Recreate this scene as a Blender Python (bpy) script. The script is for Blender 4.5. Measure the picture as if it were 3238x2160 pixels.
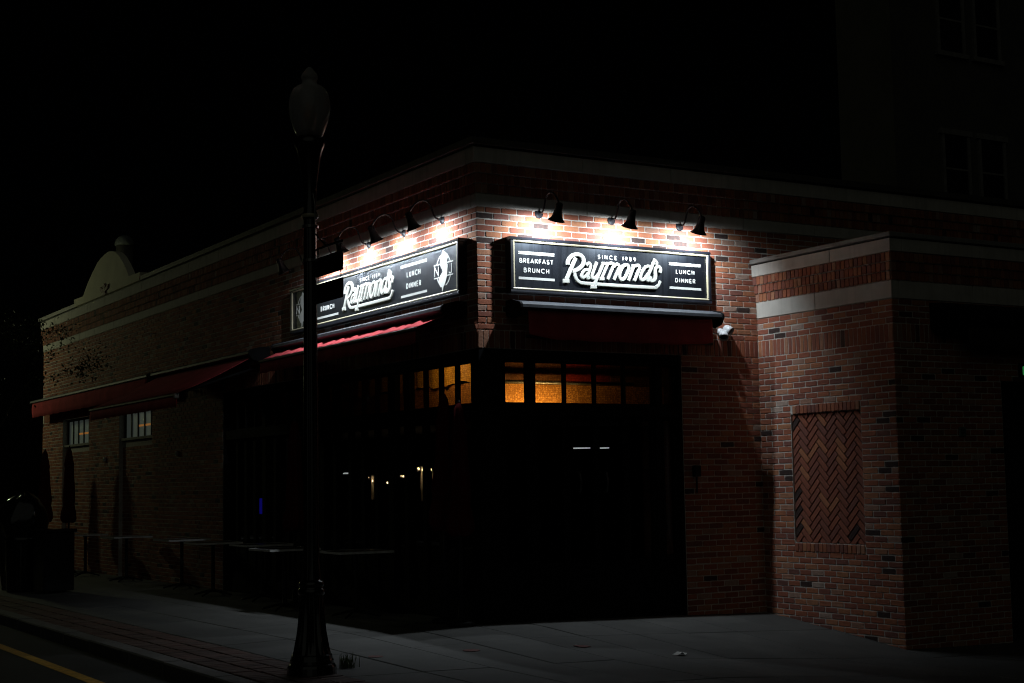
import bpy, bmesh, math, random
from mathutils import Vector, Matrix
R = math.radians
sc = bpy.context.scene
for o in list(bpy.data.objects): bpy.data.objects.remove(o)

# ---------------------------------------------------------------- camera
cam_d = bpy.data.cameras.new('camera'); cam = bpy.data.objects.new('camera', cam_d)
sc.collection.objects.link(cam); sc.camera = cam
fw = Vector((0.50995, 0.85504, 0.09406)); rt = Vector((0.85954, -0.51079, -0.01677)); up = Vector((-0.03371, -0.08940, 0.99543))
M = Matrix((rt, up, -fw)).transposed().to_4x4(); M.translation = Vector((-7.9265, -13.9916, 1.2881))
cam.matrix_world = M
cam_d.sensor_width = 36; cam_d.lens = 36 * 4761.3 / 3238; cam_d.clip_end = 1000; cam_d.clip_start = 0.1
CAM = Vector((-7.9265, -13.9916, 1.2881))

# ---------------------------------------------------------------- night sky, faint town glow
w = bpy.data.worlds.new('World'); sc.world = w; w.use_nodes = True
nt = w.node_tree; sky = nt.nodes.new('ShaderNodeTexSky'); sky.sky_type = 'NISHITA'; sky.sun_disc = False
sky.sun_elevation = R(38); sky.sun_rotation = R(211)
bg = nt.nodes['Background']; bg.inputs[1].default_value = 0.00002
nt.links.new(sky.outputs[0], bg.inputs[0])
sun_d = bpy.data.lights.new('sun', 'SUN'); sun = bpy.data.objects.new('sun', sun_d); sc.collection.objects.link(sun)
sun_d.energy = 0.030; sun_d.angle = R(70); sun_d.color = (0.95, 1.0, 0.84)
sun.rotation_euler = Vector((0.52, 0.80, -0.62)).to_track_quat('-Z', 'Y').to_euler()
sc.view_settings.view_transform = 'Standard'; sc.view_settings.look = 'None'
sc.view_settings.exposure = 0; sc.view_settings.gamma = 1; sc.view_settings.use_curve_mapping = False
sc.cycles.use_denoising = True; sc.cycles.max_bounces = 6; sc.cycles.diffuse_bounces = 3
sc.cycles.transparent_max_bounces = 16; sc.cycles.caustics_reflective = False; sc.cycles.caustics_refractive = False
sc.cycles.sample_clamp_indirect = 4.0; sc.cycles.filter_width = 1.15

rng = random.Random(7)
COL = sc.collection

# ================================================================ materials
MAT = {}
def newmat(name):
    m = bpy.data.materials.new(name); m.use_nodes = True; MAT[name] = m
    return m, m.node_tree, m.node_tree.nodes['Principled BSDF']
def N(nt, t, **kw):
    n = nt.nodes.new(t)
    for k, v in kw.items(): setattr(n, k, v)
    return n
def coords(nt, kind='Object'):
    return N(nt, 'ShaderNodeTexCoord').outputs[kind]
def worldpos(nt):
    return N(nt, 'ShaderNodeNewGeometry').outputs['Position']
def noise(nt, vec, scale, detail=4, rough=0.55):
    n = N(nt, 'ShaderNodeTexNoise'); n.inputs['Scale'].default_value = scale
    n.inputs['Detail'].default_value = detail; n.inputs['Roughness'].default_value = rough
    nt.links.new(vec, n.inputs['Vector']); return n.outputs['Fac']
def ramp(nt, fac, stops, interp='LINEAR'):
    r = N(nt, 'ShaderNodeValToRGB'); r.color_ramp.interpolation = interp
    el = r.color_ramp.elements
    while len(el) < len(stops): el.new(0.5)
    for e, (p, c) in zip(el, stops): e.position = p; e.color = (*c, 1) if len(c) == 3 else c
    nt.links.new(fac, r.inputs[0]); return r.outputs[0]
def mix(nt, fac, a, b, mode='MIX'):
    m = N(nt, 'ShaderNodeMix', data_type='RGBA', blend_type=mode)
    for i, v in ((0, fac), (6, a), (7, b)):
        if isinstance(v, (int, float)): m.inputs[i].default_value = v
        elif isinstance(v, tuple): m.inputs[i].default_value = (*v, 1)
        else: nt.links.new(v, m.inputs[i])
    return m.outputs[2]
def bump(nt, bsdf, h, strength, dist):
    b = N(nt, 'ShaderNodeBump'); b.inputs['Strength'].default_value = strength; b.inputs['Distance'].default_value = dist
    nt.links.new(h, b.inputs['Height']); nt.links.new(b.outputs[0], bsdf.inputs['Normal'])
def simple(name, col, rough=0.6, metal=0.0, var=0.25, scale=9.0, spec=0.5, bmp=0.0, coat=0.0):
    m, nt, b = newmat(name)
    p = worldpos(nt)
    f = noise(nt, p, scale)
    c2 = tuple(max(0, x * (1 - var)) for x in col); c1 = tuple(min(1, x * (1 + var)) for x in col)
    nt.links.new(ramp(nt, f, [(0.3, c2), (0.7, c1)]), b.inputs['Base Color'])
    b.inputs['Roughness'].default_value = rough; b.inputs['Metallic'].default_value = metal
    b.inputs['Specular IOR Level'].default_value = spec
    if coat: b.inputs['Coat Weight'].default_value = coat; b.inputs['Coat Roughness'].default_value = 0.12
    if bmp: bump(nt, b, noise(nt, p, scale * 8), bmp, 0.004)
    return m
def emit(name, col, strength):
    m, nt, b = newmat(name)
    b.inputs['Base Color'].default_value = (*col, 1); b.inputs['Emission Color'].default_value = (*col, 1)
    b.inputs['Emission Strength'].default_value = strength
    return m

def brick_mat(name, stops, tint=1.0):
    m, nt, b = newmat(name)
    at = N(nt, 'ShaderNodeAttribute', attribute_name='bc')
    p = worldpos(nt)
    base = ramp(nt, at.outputs['Fac'], stops)
    n1 = noise(nt, p, 34, 5); n2 = noise(nt, p, 7, 3); n3 = noise(nt, p, 150, 3)
    c = mix(nt, ramp(nt, n1, [(0.35, (0, 0, 0)), (0.75, (0.40, 0.40, 0.40))]), base, (0.14, 0.065, 0.05))
    # lime smears and soot with shapes of their own
    c = mix(nt, ramp(nt, noise(nt, p, 19, 6, 0.65), [(0.66, (0, 0, 0)), (0.82, (0.40, 0.40, 0.40))]), c, (0.42, 0.37, 0.32))
    c = mix(nt, ramp(nt, n2, [(0.62, (0, 0, 0)), (0.82, (0.3, 0.3, 0.3))]), c, (0.19, 0.09, 0.065))
    nt.links.new(c, b.inputs['Base Color']); b.inputs['Roughness'].default_value = 0.85
    b.inputs['Specular IOR Level'].default_value = 0.25
    h = mix(nt, 0.5, n1, n3); bump(nt, b, h, 0.7, 0.006)
    return m
BR = [(0.00, (0.030, 0.024, 0.024)), (0.03, (0.050, 0.035, 0.032)), (0.045, (0.24, 0.100, 0.078)), (0.20, (0.29, 0.100, 0.066)), (0.45, (0.37, 0.120, 0.069)),
      (0.68, (0.43, 0.150, 0.078)), (0.86, (0.48, 0.208, 0.104)), (0.955, (0.42, 0.22, 0.15)), (1.0, (0.46, 0.36, 0.30))]
brick_mat('brick', BR)
simple('mortar', (0.58, 0.55, 0.50), 0.95, var=0.16, scale=22, spec=0.2, bmp=0.6)
def stone_mat():
    m, nt, b = newmat('limestone'); p = worldpos(nt)
    c = ramp(nt, noise(nt, p, 5, 6), [(0.25, (0.50, 0.48, 0.43)), (0.75, (0.66, 0.63, 0.57))])
    st = N(nt, 'ShaderNodeMapping'); st.inputs['Scale'].default_value = (16, 16, 0.7); nt.links.new(p, st.inputs['Vector'])
    c = mix(nt, ramp(nt, noise(nt, st.outputs[0], 1.0, 4), [(0.5, (0, 0, 0)), (0.78, (0.45, 0.45, 0.45))]), c, (0.34, 0.32, 0.28))
    nt.links.new(c, b.inputs['Base Color']); b.inputs['Roughness'].default_value = 0.85; bump(nt, b, noise(nt, p, 90), 0.25, 0.003)
stone_mat()
simple('coping_grey', (0.27, 0.26, 0.24), 0.8, var=0.2)
simple('cap_metal', (0.10, 0.095, 0.085), 0.55, 0.3)
simple('black_metal', (0.010, 0.010, 0.011), 0.6, 0.0, spec=0.25)
simple('lamp_black', (0.016, 0.017, 0.021), 0.5, 0.0, spec=0.3)
simple('post_black', (0.006, 0.006, 0.007), 0.22, 0.0, spec=0.6, coat=0.4)
simple('frame_black', (0.012, 0.013, 0.019), 0.32, 0.0, spec=0.6)
def sign_mat():
    m, nt, b = newmat('sign_board'); p = worldpos(nt)
    st = N(nt, 'ShaderNodeMapping'); st.inputs['Scale'].default_value = (26, 26, 0.55); nt.links.new(p, st.inputs['Vector'])
    s = noise(nt, st.outputs[0], 1.0, 5, 0.7)           # rain streaks run down the board
    nt.links.new(ramp(nt, s, [(0.35, (0.003, 0.0034, 0.005)), (0.62, (0.005, 0.006, 0.009)), (0.85, (0.022, 0.026, 0.036))]), b.inputs['Base Color'])
    nt.links.new(ramp(nt, s, [(0.3, (0.36, 0.36, 0.36)), (0.8, (0.48, 0.48, 0.48))]), b.inputs['Roughness'])
    b.inputs['Specular IOR Level'].default_value = 0.55; b.inputs['Specular Tint'].default_value = (0.72, 0.84, 1.0, 1)
sign_mat()
simple('gilt_bead', (0.50, 0.45, 0.31), 0.35, 0.0, var=0.15, spec=0.6)
def letter_mat():
    m, nt, b = newmat('letter_white'); p = worldpos(nt)
    st = N(nt, 'ShaderNodeMapping'); st.inputs['Scale'].default_value = (40, 40, 6); nt.links.new(p, st.inputs['Vector'])
    nt.links.new(ramp(nt, noise(nt, st.outputs[0], 1.0, 5, 0.7), [(0.3, (0.50, 0.51, 0.47)), (0.62, (0.50, 0.51, 0.47)), (0.8, (0.33, 0.34, 0.30))]), b.inputs['Base Color'])
    b.inputs['Roughness'].default_value = 0.5
letter_mat()
simple('print_white', (0.52, 0.53, 0.51), 0.5, var=0.06)
def fabric(name, col):
    m, nt, b = newmat(name); p = worldpos(nt)
    st = N(nt, 'ShaderNodeMapping'); st.inputs['Scale'].default_value = (3, 3, 3); nt.links.new(p, st.inputs['Vector'])
    c = ramp(nt, noise(nt, st.outputs[0], 1.5, 4), [(0.3, tuple(x * .8 for x in col)), (0.7, tuple(min(1, x * 1.15) for x in col))])
    nt.links.new(c, b.inputs['Base Color']); b.inputs['Roughness'].default_value = 0.95; b.inputs['Specular IOR Level'].default_value = 0.05
    bump(nt, b, noise(nt, p, 320, 2), 0.25, 0.002)
fabric('red_canvas', (0.50, 0.075, 0.085)); fabric('umbrella_canvas', (0.085, 0.010, 0.011))
simple('hood_grey', (0.055, 0.06, 0.07), 0.6, 0.0, spec=0.2)
simple('store_black', (0.010, 0.010, 0.011), 0.8, 0.0, spec=0.04)
simple('white_plastic', (0.62, 0.63, 0.65), 0.4, var=0.05)
simple('steel', (0.35, 0.35, 0.34), 0.35, 0.9)
simple('dull_steel', (0.10, 0.10, 0.10), 0.4, 0.8)
simple('table_top', (0.05, 0.045, 0.042), 0.30, 0.0, spec=0.6)
simple('table_edge', (0.62, 0.62, 0.60), 0.4, 0.0)
def glass_mat(name, tint, gloss=0.05):
    m = bpy.data.materials.new(name); m.use_nodes = True; MAT[name] = m; nt = m.node_tree; nt.nodes.clear()
    out = N(nt, 'ShaderNodeOutputMaterial'); tr = N(nt, 'ShaderNodeBsdfTransparent'); gl = N(nt, 'ShaderNodeBsdfGlossy'); lw = N(nt, 'ShaderNodeLayerWeight'); lw.inputs[0].default_value = 0.5
    tr.inputs[0].default_value = (*tint, 1); gl.inputs['Roughness'].default_value = 0.03; gl.inputs[0].default_value = (0.9, 0.9, 0.9, 1)
    pw = N(nt, 'ShaderNodeMath', operation='POWER'); pw.inputs[1].default_value = 5.0; nt.links.new(lw.outputs['Facing'], pw.inputs[0])
    ma = N(nt, 'ShaderNodeMath', operation='MULTIPLY_ADD'); ma.inputs[1].default_value = 0.96; ma.inputs[2].default_value = 0.04; nt.links.new(pw.outputs[0], ma.inputs[0])
    ms = N(nt, 'ShaderNodeMixShader'); nt.links.new(ma.outputs[0], ms.inputs[0]); nt.links.new(tr.outputs[0], ms.inputs[1]); nt.links.new(gl.outputs[0], ms.inputs[2])
    nt.links.new(ms.outputs[0], out.inputs[0])
    return m, nt, tr
glass_mat('shop_glass', (0.55, 0.56, 0.55))
def wired_glass():
    m, nt, tr = glass_mat('wired_glass', (0.8, 0.8, 0.78))
    p = worldpos(nt); v = N(nt, 'ShaderNodeTexVoronoi', feature='DISTANCE_TO_EDGE'); v.inputs['Scale'].default_value = 44
    v.inputs['Randomness'].default_value = 0.25; nt.links.new(p, v.inputs['Vector'])
    wire = ramp(nt, v.outputs['Distance'], [(0.04, (0.50, 0.45, 0.38)), (0.10, (0.86, 0.86, 0.84))])
    nt.links.new(mix(nt, ramp(nt, noise(nt, p, 5), [(0.35, (0, 0, 0)), (0.8, (0.5, 0.5, 0.5))]), wire, (0.55, 0.5, 0.42)), tr.inputs[0])
wired_glass()
def globe_mat():
    m = bpy.data.materials.new('globe_glass'); m.use_nodes = True; MAT['globe_glass'] = m; nt = m.node_tree; nt.nodes.clear()
    out = N(nt, 'ShaderNodeOutputMaterial'); tr = N(nt, 'ShaderNodeBsdfTransparent'); df = N(nt, 'ShaderNodeBsdfPrincipled')
    df.inputs['Base Color'].default_value = (0.6, 0.58, 0.56, 1); df.inputs['Roughness'].default_value = 0.25; df.inputs['Specular IOR Level'].default_value = 0.7
    lw = N(nt, 'ShaderNodeLayerWeight'); lw.inputs[0].default_value = 0.35
    ms = N(nt, 'ShaderNodeMixShader'); r = ramp(nt, lw.outputs['Facing'], [(0.1, (0.45,) * 3), (0.9, (0.9,) * 3)])
    nt.links.new(r, ms.inputs[0]); nt.links.new(tr.outputs[0], ms.inputs[1]); nt.links.new(df.outputs[0], ms.inputs[2]); nt.links.new(ms.outputs[0], out.inputs[0])
globe_mat()
def concrete(name, a, b_, sc_=1.0):
    m, nt, b = newmat(name); p = worldpos(nt)
    c = ramp(nt, noise(nt, p, 2.2 * sc_, 7, 0.62), [(0.28, a), (0.72, b_)])
    c = mix(nt, ramp(nt, noise(nt, p, 0.9, 5, 0.7), [(0.45, (0, 0, 0)), (0.75, (0.6, 0.6, 0.6))]), c, tuple(x * .55 for x in a))
    c = mix(nt, ramp(nt, noise(nt, p, 26, 2), [(0.70, (0, 0, 0)), (0.74, (0.7, 0.7, 0.7))]), c, (0.06, 0.055, 0.05))
    oi = N(nt, 'ShaderNodeObjectInfo')
    c = mix(nt, ramp(nt, oi.outputs['Random'], [(0, (0, 0, 0)), (1, (0.30, 0.30, 0.30))]), c, tuple(x * .6 for x in a))
    nt.links.new(c, b.inputs['Base Color']); b.inputs['Roughness'].default_value = 0.8; bump(nt, b, noise(nt, p, 60, 5), 0.35, 0.004)
concrete('concrete', (0.068, 0.068, 0.064), (0.108, 0.107, 0.100))
concrete('granite', (0.11, 0.105, 0.10), (0.19, 0.185, 0.175), 6)
simple('asphalt', (0.022, 0.022, 0.024), 0.85, var=0.35, scale=30, bmp=0.8)
simple('yellow_paint', (0.62, 0.34, 0.04), 0.7, var=0.35, scale=14)
simple('dull_red', (0.16, 0.055, 0.05), 0.8, var=0.3, scale=30)
def paver_mat():
    m, nt, b = newmat('paver'); p = worldpos(nt)
    at = N(nt, 'ShaderNodeAttribute', attribute_name='bc')
    c = ramp(nt, at.outputs['Fac'], [(0, (0.065, 0.032, 0.027)), (0.5, (0.095, 0.040, 0.031)), (1, (0.115, 0.062, 0.048))])
    c = mix(nt, ramp(nt, noise(nt, p, 3, 5), [(0.4, (0, 0, 0)), (0.8, (0.6, 0.6, 0.6))]), c, (0.09, 0.075, 0.065))
    nt.links.new(c, b.inputs['Base Color']); b.inputs['Roughness'].default_value = 0.8; bump(nt, b, noise(nt, p, 80), 0.4, 0.004)
paver_mat()
simple('soil', (0.03, 0.027, 0.024), 0.95)
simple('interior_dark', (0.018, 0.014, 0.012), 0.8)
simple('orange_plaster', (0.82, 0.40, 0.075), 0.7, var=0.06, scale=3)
simple('gold_plaster', (0.75, 0.42, 0.06), 0.5, var=0.18, scale=5)
simple('dim_brown', (0.17, 0.075, 0.022), 0.6, var=0.25, scale=4)
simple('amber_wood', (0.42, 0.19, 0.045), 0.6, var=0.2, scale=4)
simple('red_wood', (0.36, 0.035, 0.012), 0.6, var=0.2, scale=4)
simple('duct_metal', (0.55, 0.60, 0.50), 0.3, 0.7)
simple('cream_stucco', (0.88, 0.85, 0.64), 0.9, var=0.07, scale=3, bmp=0.2)
simple('ornament', (0.16, 0.045, 0.02), 0.6)
simple('dull_plaster', (0.10, 0.095, 0.085), 0.9, var=0.15, scale=1.5)
simple('window_trim', (0.22, 0.21, 0.19), 0.8)
simple('dome_metal', (0.14, 0.155, 0.155), 0.7)
simple('drape', (0.72, 0.66, 0.52), 0.9, var=0.1)
simple('bark', (0.045, 0.035, 0.025), 0.9, var=0.3, scale=30)
simple('bag_plastic', (0.008, 0.008, 0.009), 0.16, spec=0.7)
simple('paper', (0.55, 0.55, 0.52), 0.9)
simple('plaque', (0.12, 0.15, 0.12), 0.22)
m_ = simple('frosted_pane', (0.40, 0.47, 0.43), 0.35, var=0.25, scale=3); m_.node_tree.nodes['Principled BSDF'].inputs['Emission Color'].default_value = (0.62, 0.75, 0.66, 1); m_.node_tree.nodes['Principled BSDF'].inputs['Emission Strength'].default_value = 0.028   # faint light inside the room
def leaf(name, a, b_):
    m, nt, b = newmat(name); at = N(nt, 'ShaderNodeAttribute', attribute_name='bc')
    nt.links.new(ramp(nt, at.outputs['Fac'], [(0, a), (1, b_)]), b.inputs['Base Color']); b.inputs['Roughness'].default_value = 0.5
leaf('leaf', (0.030, 0.050, 0.016), (0.075, 0.105, 0.035)); leaf('grass', (0.07, 0.11, 0.03), (0.16, 0.20, 0.06))
emit('bulb_warm', (1.0, 0.62, 0.32), 14); emit('tube_white', (0.9, 0.95, 1.0), 1.2); emit('screen_blue', (0.03, 0.02, 0.9), 0.32)
emit('globe_sodium', (0.90, 0.96, 0.54), 72); emit('green_lens', (0.05, 0.5, 0.12), 0.22); emit('bulb_led', (0.86, 0.93, 1.0), 3.0)
emit('orange_glow', (1.0, 0.36, 0.06), 0.16)

# ================================================================ helpers
class MB:
    def __init__(s): s.v = []; s.f = []; s.a = []
    def add(s, vs, fs, a=0.5):
        o = len(s.v); s.v += [tuple(p) for p in vs]; s.f += [tuple(i + o for i in f) for f in fs]; s.a += [a] * len(vs); return s
    def box(s, x0, x1, y0, y1, z0, z1, a=0.5):
        vs = [(x, y, z) for z in (z0, z1) for y in (y0, y1) for x in (x0, x1)]
        return s.add(vs, [(0, 2, 3, 1), (4, 5, 7, 6), (0, 1, 5, 4), (2, 6, 7, 3), (0, 4, 6, 2), (1, 3, 7, 5)], a)
    def bbox(s, x0, x1, y0, y1, z0, z1, c=0.006):     # box with all edges eased
        bm = bmesh.new(); bmesh.ops.create_cube(bm, size=1)
        for v in bm.verts: v.co = Vector(((x0 + x1) / 2 + v.co.x * (x1 - x0), (y0 + y1) / 2 + v.co.y * (y1 - y0), (z0 + z1) / 2 + v.co.z * (z1 - z0)))
        bmesh.ops.bevel(bm, geom=bm.edges[:], offset=c, segments=1, affect='EDGES'); bm.verts.index_update()
        s.add([v.co[:] for v in bm.verts], [tuple(v.index for v in f.verts) for f in bm.faces]); bm.free(); return s
    def lathe(s, prof, n=24, org=(0, 0, 0), flute=0, fd=0.0, fl=(-9, 9)):   # profile (r, z), axis z
        vs = []; fs = []
        for r, z in prof:
            for k in range(n):
                t = 2 * math.pi * k / n; rr = r * (1 - (fd * (0.5 + 0.5 * math.cos(flute * t)) if flute and fl[0] <= z <= fl[1] else 0))
                vs.append((org[0] + rr * math.cos(t), org[1] + rr * math.sin(t), org[2] + z))
        m = len(prof)
        for i in range(m - 1):
            for k in range(n):
                fs.append((i * n + k, i * n + (k + 1) % n, (i + 1) * n + (k + 1) % n, (i + 1) * n + k))
        fs.append(tuple(reversed(range(n)))); fs.append(tuple((m - 1) * n + k for k in range(n)))
        return s.add(vs, fs)
    def tube(s, path, r, n=8, a=0.5):
        P = [Vector(p) for p in path]; rs = r if isinstance(r, (list, tuple)) else [r] * len(P); vs = []; fs = []
        t0 = (P[1] - P[0]).normalized(); ref = Vector((0, 0, 1)) if abs(t0.z) < 0.9 else Vector((1, 0, 0)); side = t0.cross(ref).normalized()
        for i, p in enumerate(P):
            t = (P[min(i + 1, len(P) - 1)] - P[max(i - 1, 0)]).normalized(); side = (side - t * side.dot(t)).normalized(); b = t.cross(side)
            for k in range(n):
                an = 2 * math.pi * k / n; vs.append(p + (side * math.cos(an) + b * math.sin(an)) * rs[i])
        for i in range(len(P) - 1):
            for k in range(n): fs.append((i * n + k, i * n + (k + 1) % n, (i + 1) * n + (k + 1) % n, (i + 1) * n + k))
        fs.append(tuple(reversed(range(n)))); fs.append(tuple((len(P) - 1) * n + k for k in range(n)))
        return s.add(vs, fs, a)
    def extrude_x(s, prof, x0, x1):                   # closed profile (y, z) run along x
        n = len(prof); vs = [(x0, y, z) for y, z in prof] + [(x1, y, z) for y, z in prof]
        fs = [(i, (i + 1) % n, n + (i + 1) % n, n + i) for i in range(n)] + [tuple(range(n - 1, -1, -1)), tuple(range(n, 2 * n))]
        return s.add(vs, fs)
    def slab_poly(s, poly, y0, y1):                   # polygon (x, z) given thickness along y
        n = len(poly); vs = [(x, y0, z) for x, z in poly] + [(x, y1, z) for x, z in poly]
        return s.add(vs, [(i, (i + 1) % n, n + (i + 1) % n, n + i) for i in range(n)] + [tuple(range(n)), tuple(range(2 * n - 1, n - 1, -1))])
    def mesh(s, name, mat, smooth=False):
        me = bpy.data.meshes.new(name); me.from_pydata(s.v, [], s.f); me.update()
        bm = bmesh.new(); bm.from_mesh(me); bmesh.ops.recalc_face_normals(bm, faces=bm.faces[:]) if len(s.f) < 20000 else None; bm.to_mesh(me); bm.free()
        at = me.attributes.new('bc', 'FLOAT', 'POINT'); at.data.foreach_set('value', s.a)
        me.materials.append(MAT[mat])
        if smooth: me.polygons.foreach_set('use_smooth', [True] * len(me.polygons))
        return me
    def build(s, name, mat, parent=None, smooth=False, **props):
        return link(name, s.mesh(name, mat, smooth), parent, **props)
def link(name, data, parent=None, loc=None, rot=None, **props):
    o = bpy.data.objects.new(name, data); COL.objects.link(o)
    if parent: o.parent = parent
    if loc is not None: o.location = loc
    if rot is not None: o.rotation_euler = rot
    for k, v in props.items(): o[k] = v
    return o
def thing(name, label, cat, loc=(0, 0, 0), rz=0, group=None):
    o = link(name, None, None, loc, (0, 0, rz), label=label, category=cat)
    o.empty_display_size = 0.1
    if group: o['group'] = group
    return o
def smooth_angle(o):
    me = o.data; me.polygons.foreach_set('use_smooth', [True] * len(me.polygons))
    bm = bmesh.new(); bm.from_mesh(me)
    for e in bm.edges:
        if len(e.link_faces) == 2 and e.calc_face_angle(0) > 0.6: e.smooth = False
    bm.to_mesh(me); bm.free(); return o
L_ = -math.pi / 2      # turn for things mounted on a wall facing -x (local -y is outward)

# ground level: pavement falls from the corner towards both streets
def gz(x, y):
    z = -0.17 - 0.022 * max(0.0, x) - 0.024 * max(0.0, -x)
    if y < 0:
        s = 0.122 * min(1, max(0, (x + 2.95) / 6.8))
        z += s * max(y, -2.6) + 0.03 * s / 0.122 * min(0, y + 2.6)
    else: z -= 0.004 * y
    return z

# ================================================================ the setting: ground, road, pavement
X1, D = 3.867, 2.235
MB().box(-320, 320, -320, 320, -1.4, -1.2).build('ground', 'soil', kind='structure')
MB().box(-60, -3.66, -60, 60, -1.0, -0.375).build('road', 'asphalt', kind='structure')
MB().box(-4.32, -4.20, -30, 30, -0.374, -0.371).build('lane_marking', 'yellow_paint', kind='structure')
pm = MB(); nx, ny = 34, 60
xs = [-3.62 + i * (16 + 3.62) / nx for i in range(nx + 1)]; ys = [-9 + j * 31 / ny for j in range(ny + 1)]
pm.add([(x, y, gz(x, y) - 0.035) for y in ys for x in xs], [(j * (nx + 1) + i, j * (nx + 1) + i + 1, (j + 1) * (nx + 1) + i + 1, (j + 1) * (nx + 1) + i) for j in range(ny) for i in range(nx)])
pave = pm.build('pavement', 'soil', kind='structure')
def slab(x0, x1, y0, y1, parent, name='slab', mat='concrete', g=0.005, t=0.05, dz=0.0):
    m = MB(); k = 4; e = 0.006; x0 += g; x1 -= g; y0 += g; y1 -= g
    px = [x0, x0 + e, (x0 + x1) / 2, x1 - e, x1]; py = [y0, y0 + e, (y0 + y1) / 2, y1 - e, y1]
    vs = [(x, y, gz(x, y) + dz - (0.006 if i in (0, 4) or j in (0, 4) else 0)) for j, y in enumerate(py) for i, x in enumerate(px)]
    fs = [(j * 5 + i, j * 5 + i + 1, (j + 1) * 5 + i + 1, (j + 1) * 5 + i) for j in range(4) for i in range(4)]
    ring = [0, 1, 2, 3, 4, 9, 14, 19, 24, 23, 22, 21, 20, 15, 10, 5]; o = len(vs)
    vs += [(vs[r][0], vs[r][1], vs[r][2] - t) for r in ring]
    fs += [(ring[i], o + i, o + (i + 1) % 16, ring[(i + 1) % 16]) for i in range(16)]
    m.add(vs, fs, rng.random()); return m.build(name, mat, parent)
x_edges = [-2.76, -2.06, -1.40, -0.76, -0.12, 0.52, 1.19, 1.85, 2.52, 3.18, 3.85, 4.6, 5.4, 6.3]
y_edges = [-8.2, -6.8, -5.4, -4.05, -2.62, -1.12, 0.30, 1.75, 3.2, 4.65, 6.1, 7.55, 9.0, 10.5, 12.0, 14.0, 16.5, 19.2]
for i in range(len(x_edges) - 1):
    for j in range(len(y_edges) - 1):
        x0, x1, y0, y1 = x_edges[i], x_edges[i + 1], y_edges[j], y_edges[j + 1]
        if x0 > 0.3 and y0 > 0: continue
        if x0 > -0.3 and y0 > 0.5: continue
        if x0 > X1 - 0.1 and y0 > -2.0: continue
        slab(x0, x1, y0, y1, pave, dz=rng.uniform(-0.003, 0.003))
for q in ((-1.97, -1.52), (-1.02, -1.58), (0.07, -1.79)):    # dull red marks on the flags
    m = MB(); n = 12; c = [(q[0] + (0.07 + rng.uniform(-.015, .02)) * math.cos(6.283 * k / n), q[1] + (0.06 + rng.uniform(-.015, .02)) * math.sin(6.283 * k / n)) for k in range(n)]
    m.add([(x, y, gz(x, y) + 0.006) for x, y in c] + [(x, y, gz(x, y) + 0.001) for x, y in c], [tuple(range(n))] + [(i, (i + 1) % n, n + (i + 1) % n, n + i) for i in range(n)])
    m.build('red_mark', 'dull_red', pave)
# kerb stones and the brick paver strip
kerb = MB().box(-3.62, -3.44, -9, 22, -0.6, -0.36).build('kerb', 'mortar', kind='structure')
y = -9.0
while y < 21:
    l = rng.uniform(1.0, 1.5); m = MB().bbox(-3.64, -3.44, y + .004, y + l - .004, -0.5, gz(-3.5, 0) + 0.004 + rng.uniform(-.004, .004), 0.014)
    m.build('kerb_stone', 'granite', kerb); y += l
strip = MB().box(-3.44, -2.77, -9, 21, -0.6, -0.30).build('paver_strip', 'soil', kind='structure')
pv = []
for j in range(int(29 / 0.105)):
    for i in range(3):
        x = -3.43 + i * 0.218 + (0.0 if j % 2 else 0.0); yy = -8.9 + j * 0.105
        pv.append((x, yy))
pv.sort(key=lambda q: (Vector((q[0], q[1], -.25)) - CAM).length if -2.6 < q[1] else 99)
pmesh = []
for k in range(8):
    m = MB(); m.bbox(0.004, 0.214, 0.004, 0.101, -0.05, 0.0, 0.005); m.a = [k / 7] * len(m.v); pmesh.append(m.mesh('paver', 'paver'))
rest = MB()
for k, (x, yy) in enumerate(pv):
    z = gz(x + .1, yy) + 0.003 + rng.uniform(-.003, .003)
    if k < 300: link('paver', pmesh[rng.randrange(8)], strip, (x, yy, z))
    else:
        o = len(rest.v); rest.box(x + .004, x + .214, yy + .004, yy + .101, z - .05, z, rng.random())
rest.build('paver_field', 'paver', strip, kind='stuff')

# ================================================================ bricks
PR = 0.0055
def brick_geo(L, H, P, r):
    c = 0.006; j = lambda s=0.0022: r.uniform(-s, s)
    x, z = L / 2, H / 2
    out = [(-x + c, -z), (-x * .3, -z + j()), (x * .35, -z + j()), (x - c, -z), (x, -z + c), (x + j(), 0), (x, z - c), (x - c, z), (x * .3, z + j()), (-x * .35, z + j()), (-x + c, z), (-x, z - c), (-x + j(), 0), (-x, -z + c)]
    out = [(a + j(.0014), b + j(.0014)) for a, b in out]; n = len(out)
    vs = [(a, 0.004, b) for a, b in out] + [(a, -P + 0.0025, b) for a, b in out]
    tilt = j(.0016)
    vs += [(a * (1 - .0045 / x), -P + j(.0012) + tilt * a / x, b * (1 - .0045 / z)) for a, b in out]
    fs = [(i, (i + 1) % n, n + (i + 1) % n, n + i) for i in range(n)] + [(n + i, n + (i + 1) % n, 2 * n + (i + 1) % n, 2 * n + i) for i in range(n)]
    fs.append(tuple(2 * n + i for i in range(n)))
    return vs, fs
def variants(L, H, P, n, tag, seed):
    r = random.Random(seed); out = []
    for k in range(n):
        m = MB(); vs, fs = brick_geo(L, H, P, r); m.add(vs, fs, (k + r.random()) / n); out.append((m.mesh(tag, 'brick'), vs, fs))
    return out
BL, BH = 0.193, 0.0575
V_ST = variants(BL, BH, PR, 28, 'brick', 1)
V_SO = variants(0.0575, 0.190, PR, 16, 'soldier_brick', 2)
V_RO = variants(0.060, 0.094, 0.012, 16, 'rowlock_brick', 3)
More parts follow.
